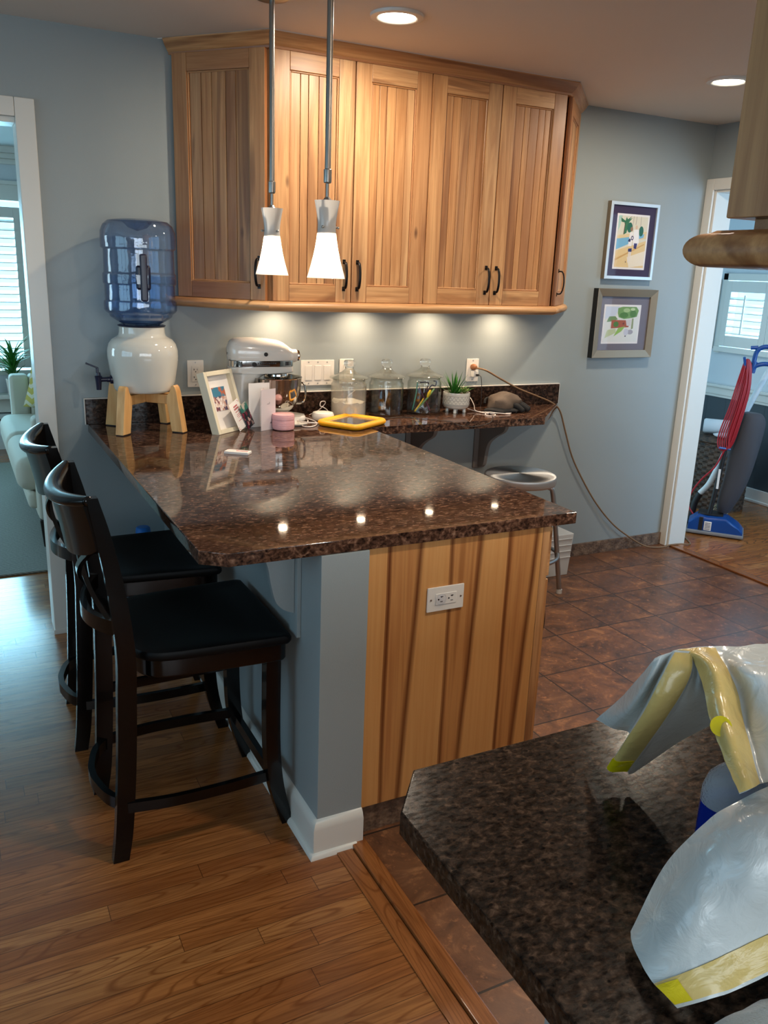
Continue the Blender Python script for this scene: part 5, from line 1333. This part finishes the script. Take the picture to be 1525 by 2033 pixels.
# close the bag at the back, down to the counter
back=[[p+Vector((.01,.012,-.004)) for p in T[0]]]
for q,(dx,dy,z) in enumerate(((.03,.04,1.09),(.055,.07,1.02),(.07,.085,.955),(.075,.09,.917))): back.append([Vector((p.x+dx,p.y+dy,z+.002*math.sin(k*.35))) for k,p in enumerate(T[0])])
film('bag_crown',T,t,'bag')
film('bag_back',[r[36:] for r in back[::-1]],t,'bag')
s=offset(sub(T,1,len(T)-1,0,15),.0015); film('drawstring_band',s,t,'bag_yellow')
# the bag's far side closes down to the counter as well
rt=[r[-1] for r in T]+[r[-1] for r in L[6:]]
sd=[]
for q,(dx,f) in enumerate(((.0,1.0),(.025,.86),(.045,.58),(.055,.28),(.050,.02))):
    sd.append([Vector((p.x+dx,p.y+.006*noise.noise(Vector((k*.3,q,2))),CT+.003+(p.z-CT-.003)*f)) for k,p in enumerate(rt)])
film('bag_side',fine([[p for p in r] for r in sd],1,4),t,'bag')
# bright yellow disc tab on the hanging band
c=T[int(len(T)*.72)][4]
b=B(); ax=Vector((-.62,-.52,.58)).normalized(); m=ax.to_track_quat('Z','Y').to_matrix().to_4x4()
b.lathe([(0,.0032),(.0080,.0032),(.0080,.0042),(0,.0042)],c=c,seg=28,M4=m,cap=False); b.lathe([(.0080,.0030),(.0110,.0030),(.0110,.0048),(.0080,.0048)],c=c,seg=28,M4=m,cap=False)
o=obj('round_tab',b,'bag_tab',t,True); o['label']='bright yellow round tab'
# blue soap bottle behind the bag
t=thing('soap_bottle','deep blue bottle with a clear sudsy shoulder half hidden by the plastic bag','bottle',(.408,-3.073,CT),-.5)
b=B(); b.lathe([(0,0),(.034,0),(.038,.004),(.038,.078),(0,.078)],seg=40,cap=False); bmesh.ops.scale(b.bm,vec=(1,.8,1),verts=b.bm.verts); obj('soap_fill',b,'bottle_blue',t)
b=B(); b.lathe([(.0382,.0785),(.0380,.095),(.033,.111),(.024,.121),(.014,.126),(.013,.140),(0,.140)],seg=40,cap=False); bmesh.ops.scale(b.bm,vec=(1,.8,1),verts=b.bm.verts); obj('clear_shoulder',b,'suds',t)
# towel
rows=[]
for i in range(26):
    r=[]
    for j in range(40):
        u=j/39; v=i/25; x=.165+u*.42; y=-3.230-.006*math.sin(u*2.2+.4)-v*.20
        z=CT+.0035+.028*min(1,v*5)**.5*(.6+.4*min(1,u*3))+.005*noise.noise(Vector((x*22,y*22,3)))+.0025*noise.noise(Vector((x*120,y*120,1)))
        if v==0: z=CT+.0015
        r.append(Vector((x,y+.004*noise.noise(Vector((x*60,0,5))),z)))
    rows.append(r)
b=B(); b.sheet(rows); lo=[[Vector((p.x,p.y,CT+.0008)) for p in r] for r in rows]; b.sheet([rows[-1],lo[-1]]); b.sheet([rows[0],lo[0]]); b.sheet([[r[0] for r in rows],[r[0] for r in lo]]); b.sheet([[r[-1] for r in rows],[r[-1] for r in lo]])
bmesh.ops.remove_doubles(b.bm,verts=b.bm.verts,dist=1e-5)
o=obj('towel',b,'towel',angle=70); tag(o,'white terry towel at the bottom right edge of the near counter','towel'); place(o,.37,-3.33,CT)

# ------------------------------------------------------------------ room through the left doorway
b=B(); b.box(-2.4,.55,.80,3.45,.0005,.012,.004); o=obj('rug',b,'rug'); tag(o,'grey woven sisal rug on the floor beyond the left doorway','rug'); place(o,-.9,2.1,0)
t=thing('sofa','cream upholstered sofa seen end-on through the left doorway','sofa',(.35,2.05,.012))
b=B(); b.box(-.005,.12,1.16,1.30,.17,.745,.025,3); b.box(.12,.86,1.16,1.30,.17,.745,.025,3); obj('armrest',b,'sofa',t,True)
b=B(); b.box(-.005,.12,2.86,3.0,.17,.765,.025,3); b.box(.12,.86,2.86,3.0,.17,.765,.025,3); obj('armrest',b,'sofa',t,True)
b=B(); b.box(.0,.86,1.301,2.859,.15,.33,.02,2); b.box(.70,.87,1.301,2.859,.33,.80,.03,3); obj('sofa_frame',b,'sofa',t,True)
b=B(); 
for (y0,y1) in ((1.305,2.08),(2.085,2.855)): b.box(-.095,.66,y0,y1,.30,.50,.07,5)
obj('seat_cushion',b,'sofa',t,True)
b=B(); b.box(-.045,.02,1.305,2.855,.20,.30,.03,3); obj('front_rail',b,'sofa',t,True)
for (x,y) in ((.025,1.20),(.80,1.20),(.025,2.93),(.80,2.93)):
    b=B(); b.hexa([(x-.014,y-.014,.0125),(x+.014,y-.014,.0125),(x+.014,y+.014,.0125),(x-.014,y+.014,.0125),(x-.026,y-.026,.17),(x+.026,y-.026,.17),(x+.026,y+.026,.17),(x-.026,y+.026,.17)],.002,1); obj('leg',b,'dark_leg',t,True)
b=B(); 
def cushion(b,w,h,d,M4):
    rows=[]
    for i in range(13):
        r=[]
        for j in range(13):
            u,v=-1+2*i/12,-1+2*j/12; r.append(M4@Vector((u*w*(1-.06*(1-abs(v))),d*((1-u**4)*(1-v**4))**.5,v*h*(1-.06*(1-abs(u))))))
        rows.append(r)
    rows2=[[M4@(Matrix.Diagonal((1,-1,1,1))@(M4.inverted()@p)) for p in r] for r in rows]
    b.sheet(rows); b.sheet(rows2); bmesh.ops.remove_doubles(b.bm,verts=b.bm.verts,dist=1e-5)
cushion(b,.20,.19,.06,Matrix.Translation((.30,2.72,.70))@Matrix.Rotation(.25,4,'X')@Matrix.Rotation(.2,4,'Y'))
o=obj('throw_pillow',b,'chevron'); tag(o,'mustard chevron throw pillow on the sofa','pillow'); place(o,.30,2.72,.51)
t=thing('baseboard_heater','white baseboard heater under the far window','heater',(-.4,WY-.07,0))
b=B(); b.box(XL+.01,.52,WY-.10,WY-.001,.26,.30,.004); b.box(XL+.01,.52,WY-.095,WY-.001,.0,.205,.004); b.box(XL+.01,.52,WY-.03,WY-.001,.205,.26); obj('heater_cover',b,'heater',t,True)
b=B(); b.box(XL+.02,.51,WY-.07,WY-.031,.21,.25); obj('fin_slot',b,'plastic_dark',t,True)
b=B(); b.box(-1.25,.50,WY-.20,WY-.052,.44,.475,.005); b.box(-1.25,.50,WY-.06,WY-.001,.31,.44,.003); o=obj('window_shelf',b,'trim'); tag(o,'white shelf below the far window carrying the plants','shelf'); place(o,-.4,WY-.1,.31)
def leafy(name,label,x,y,z,potw,poth,n,L,mat_pot='plastic_white',wl=.016,spread=1.1,seed=1):
    random.seed(seed)
    t=thing(name,label,'plant',(x,y,z)); b=B(); b.lathe([(0,0),(potw*.8,0),(potw,poth),(potw*.88,poth),(potw*.85,poth-.01),(0,poth-.012)],seg=28,cap=False); obj('pot',b,mat_pot,t)
    b=B(); b.tube([(0,0,poth-.012),(0,0,poth+L*.55)],.008,8)
    for k in range(n):
        a=random.uniform(0,2*PI); h=poth+random.uniform(.0,.55)*L; el=random.uniform(.35,spread); l=L*random.uniform(.45,.75)
        blade(b,(0,0,h),(l*math.sin(el)*math.cos(a),l*math.sin(el)*math.sin(a),h+l*math.cos(el)),wl,.015)
    obj('foliage',b,'leaf',t); return t
leafy('potted_plant','spiky dark green plant in a white pot on the shelf below the far window',.085,WY-.195,.476,.06,.13,60,.34,seed=3,spread=1.35)
leafy('potted_plant','small bluish plant cut by the left picture edge on the window shelf',-.085,WY-.125,.476,.06,.12,30,.20,seed=9,wl=.02)
random.seed(11)

# ------------------------------------------------------------------ things behind the right doorway
t=thing('wicker_basket','dark woven wicker basket behind the blue vacuum','basket',(4.56,.56,0),.0)
b=B(); P=[]
for i in range(49):
    z=.50*i/48; row=[]
    for k in range(72):
        a=2*PI*k/72; r=.205+.012*z+.005*math.sin(18*a*1.0+(PI if (i//2)%2 else 0))*(1 if i%2 else .6)
        row.append((r*math.cos(a),r*math.sin(a),z))
    P.append(row)
b.sheet(P,closed_u=True); b._f(list(b.bm.verts)[:72]); obj('woven_side',b,'wicker',t,angle=20)
b=B(); b.lathe([(.0,.47),(.200,.47),(.222,.495),(.216,.515),(.12,.530),(0,.532)],seg=48,cap=False); obj('lid',b,'wicker',t)
b=B(); m=Matrix.Translation((4.50,.545,.588))@Matrix.Rotation(math.atan2(-.768,.64),4,'Z')
b.lathe([(0,-.11),(.045,-.11),(.052,-.10),(.052,.10),(.045,.11),(0,.11)],c=(0,0,0),seg=28,axis='x',M4=m,cap=False); o=obj('towel_roll',b,'towel'); tag(o,'white paper towel roll lying on the wicker basket','roll'); place(o,4.50,.545,.536)
b=B(); m=Matrix.Translation((4.41,.46,.552))@Matrix.Rotation(math.atan2(-.768,.64),4,'Z')
blob(b,(4.44,.45,.548),(.07,.035,.017),-.8,5,.2,2,.533)
o=obj('folded_rag',b,'towel'); tag(o,'small white rag beside the roll on the basket','cloth'); place(o,4.44,.45,.533)
# upright vacuum: local x to the picture's right, z up, origin on the floor
VZ=math.atan2(-.768,.64)
t=thing('upright_vacuum','blue upright vacuum with grey cloth bag standing inside the right doorway','vacuum',(4.02,0,0),VZ)
b=B(); sec=[]
pts=[(-.205,.08),(-.150,.125),(-.10,.115),(.02,.122),(.10,.075),(.128,.045),(.130,.012),(-.205,.012)]
def rp(y,sx,hz): return [(x*sx,y,.012+(z-.012)*hz) for x,z in pts]
b.sheet([rp(-.085,.985,.86),rp(-.075,1,1),rp(.06,1,1),rp(.12,.95,.9),rp(.135,.9,.75)],closed_u=True); V=list(b.bm.verts); b._f(V[:8]); b._f(V[-8:]); obj('base_housing',b,'vac_blue',t)
b=B(); b.box(-.212,.136,-.096,.14,.006,.030,.008,2); obj('bumper',b,'vac_grey',t)
b=B(); b.box(-.107,-.062,-.0895,-.087,.035,.095,.001,1); o=obj('data_label',b,'paper',t)
b=B()
for k in range(5): b.box(-.101,-.068,-.0905,-.0893,.042+k*.010,.046+k*.010)
obj('fine_print',b,'ink_dark',o)
b=B(); b.box(-.14,-.115,-.088,-.06,.03,.118,.002,1); b.box(-.155,.0,-.02,.10,.118,.128,.003); obj('housing_groove',b,'plastic_dark',t)
b=B(); b.tube([(-.088,0,.09),(-.066,0,.33),(-.050,0,.55),(-.02,0,.80),(.015,0,1.04),(.035,0,1.11)],.0145,14,smoothn=5); obj('handle_tube',b,'plastic_dark',t)
b=B(); b.box(-.069,-.055,-.0165,-.0150,.30,.43,.001,1,None); 
o=obj('rating_sticker',b,'paper',t)
b=B(); b.tube([(.040,0,1.055),(.038,0,1.12),(.048,0,1.185),(.09,0,1.212),(.15,0,1.20),(.195,0,1.155),(.20,0,1.115),(.15,0,1.110),(.09,0,1.108),(.048,0,1.09)],lambda q:(.014,.017),12,closed=True,smoothn=5); b.tube([(.008,0,1.20),(.05,0,1.205)],.012,10); b.tube([(.042,0,1.12),(.034,0,1.05)],.018,12); obj('loop_handle',b,'vac_blue',t)
b=B(); rows=[]
for (cx,w,dd,z) in ((-.005,.035,.03,.135),(.0,.052,.05,.18),(.018,.066,.07,.26),(.045,.075,.08,.38),(.062,.085,.085,.52),(.073,.088,.08,.66),(.080,.080,.07,.745),(.075,.060,.05,.79),(.070,.03,.03,.80)):
    row=[]
    for k in range(28):
        a=2*PI*k/28; f=1+.05*math.sin(3*a+z*9); row.append((cx+w*f*math.cos(a),.055+dd*f*math.sin(a),z))
    rows.append(row)
rows=[list(r) for r in zip(*[catmull([Vector(r[k]) for r in rows],3) for k in range(28)])]
b.sheet(rows,closed_u=True); V=list(b.bm.verts); b._f(V[:28]); b._f(V[-28:]); obj('cloth_bag',b,'vac_bag',t,angle=60)
b=B(); b.tube([(-.02,-.02,.565),(-.085,-.055,.575)],.007,8); b.tube([(.0,-.02,1.06),(-.02,-.05,1.145)],.008,8); obj('cord_hook',b,'vac_blue',t)
b=B(); 
for k in range(7):
    o_=k*.0085; yy=-.028-.004*(k%3)
    b.tube([(-.008+.3*o_,yy,1.128),(-.030+o_,yy,1.03),(-.060+o_*1.3,yy,.84),(-.098+o_*1.5,yy,.66),(-.092+o_*1.4,yy,.575+.3*o_),(-.055+.6*o_,yy,.557+.5*o_),(-.012-.5*o_,yy,.60+o_),(.018-.8*o_,yy,.76),(.038-.6*o_,yy,.95),(.024-.5*o_,yy,1.10)],.0046,8,closed=True,smoothn=5)
cr_=obj('coiled_cord',b,'cord_red',t); cr_['label']='red cord wound between two hooks'
b=B(); b.tube([(-.050,-.03,.565),(-.094,-.03,.445),(-.165,-.03,.35),(-.215,-.03,.25),(-.218,-.03,.17),(-.185,-.03,.118)],.0052,8,smoothn=6); obj('cord_tail',b,'cord_red',t)
o=None
b=B(); e=Vector((.768,.64,0)); R_=Vector((.64,-.768,0)); P0=Vector((4.02,0,0))+e*.17
W_=[P0+R_*a+Vector((0,0,c)) for a,c in ((-.165,.215),(-.120,.28),(-.085,.38),(-.053,.488),(.036,.78),(.13,1.045),(.20,1.24))]
b.tube(W_,.019,16,smoothn=5); o=obj('vacuum_wand',b,'wand_white'); tag(o,'white curved plastic vacuum wand leaning behind the blue vacuum','wand'); b=B()
place(o,W_[0].x,W_[0].y,0)
b.tube([P0+R_*-.20+Vector((0,0,.02)),P0+R_*-.19+Vector((0,0,.14)),P0+R_*-.165+Vector((0,0,.2145))],.021,14,smoothn=4); b.box(P0.x-.24,P0.x-.08,P0.y+.10,P0.y+.17,.001,.03,.006)
obj('floor_nozzle',b,'plastic_dark',o,True)
b=B(); 
for k in range(4): b.tube([(4.10+.05*math.cos(2*PI*q/20)*(1+.1*k),.10+.05*math.sin(2*PI*q/20),.10+.07*math.sin(2*PI*q/20+k)*.6+.02*k) for q in range(20)],.003,6,closed=True)
o=obj('coiled_wire',b,simple('pale_wire',C(150,140,110),.5)); tag(o,'loosely coiled pale wire behind the vacuum base','wire'); place(o,4.10,.10,.02)
b=B(); b.prism([(4.55,.05),(4.90,-.35),(4.90,.35)],.0005,.008,bev=.002); o=obj('floor_mat',b,'vac_bag'); tag(o,'grey mat corner on the wood floor behind the vacuum','mat'); place(o,4.8,0,0)

# ------------------------------------------------------------------ light
def area(name,loc,rot,sx,sy,power,col,shape='RECTANGLE',spread=None,vis=True):
    l=bpy.data.lights.new(name,'AREA'); l.shape=shape; l.size=sx
    if shape in('RECTANGLE','ELLIPSE'): l.size_y=sy
    l.energy=power; l.color=col
    if spread: l.spread=spread
    o=bpy.data.objects.new(name,l); COL.objects.link(o); o.location=loc; o.rotation_euler=rot; return o
WARM=(1,.86,.69); WARM2=(1,.74,.50); DAY=(.34,.66,1.0)
for x,y,p_ in ((1.095,-.80,15),(2.695,-.785,15),(1.1,-2.6,15),(2.7,-2.6,15)):
    area('can_light',(x,y,H-.014),(0,0,0),.12,.12,p_,WARM,'DISK')
for x in (.945,1.347,1.730,2.130):
    area('puck_lamp',(x,-.12,UZ0-.0185),(0,0,0),.04,.04,1.6,WARM2,'DISK',spread=2.6)
# daylight through the windows, plus added fill in both side rooms
area('window_and_fill_light',(XL-.14,-2.15,1.475),(0,-PI/2,0),1.2,2.8,15,DAY)
area('window_and_fill_light',(0,YF-.14,1.52),(PI/2,0,0),3.7,1.0,52,(.94,.96,1))
area('window_and_fill_light',(-.43,WY+.35,1.33),(-PI/2,0,0),1.3,1.3,110,(.42,.80,1.0))
area('window_and_fill_light',(XL+.03,2.1,1.4),(0,-PI/2,0),1.2,1.6,38,(.60,.86,1.0))  # added fill for the sofa and rug; this wall has no window
area('window_and_fill_light',(RX+.25,.62,1.35),(0,PI/2,0),.5,.8,22,(.42,.70,1.0))
area('window_and_fill_light',(4.3,-2.19,1.4),(PI/2,0,0),1.0,1.4,42,(.45,.72,1.0))  # added side fill for the right room, in front of a solid wall
w=bpy.data.worlds.new('sky'); sc.world=w; w.use_nodes=True; nt=w.node_tree; bg=nt.nodes['Background']
bg.inputs[0].default_value=(.50,.82,1.0,1); bg.inputs[1].default_value=2.1

# ------------------------------------------------------------------ camera
cam=bpy.data.cameras.new('camera'); co=bpy.data.objects.new('camera',cam); COL.objects.link(co); sc.camera=co
R3=Matrix([[0.89119368, 0.09393495, -0.44379054], [-0.45213605, 0.26308921, -0.85226584], [0.03669895, 0.96018763, 0.27693482]]); co.matrix_world=Matrix.Translation((-0.356232, -3.629811, 1.572401))@R3.to_4x4()
cam.sensor_fit='HORIZONTAL'; cam.sensor_width=36; cam.lens=1660.4714*36/1525; cam.clip_start=.05
cam.dof.use_dof=False
sc.view_settings.view_transform='Standard'; sc.view_settings.look='None'; sc.view_settings.gamma=1; sc.view_settings.use_curve_mapping=False
sc.view_settings.exposure=0.0
sc.cycles.max_bounces=10; sc.cycles.transparent_max_bounces=24; sc.cycles.transmission_bounces=10; sc.cycles.sample_clamp_indirect=4.0; sc.cycles.caustics_reflective=False; sc.cycles.caustics_refractive=False
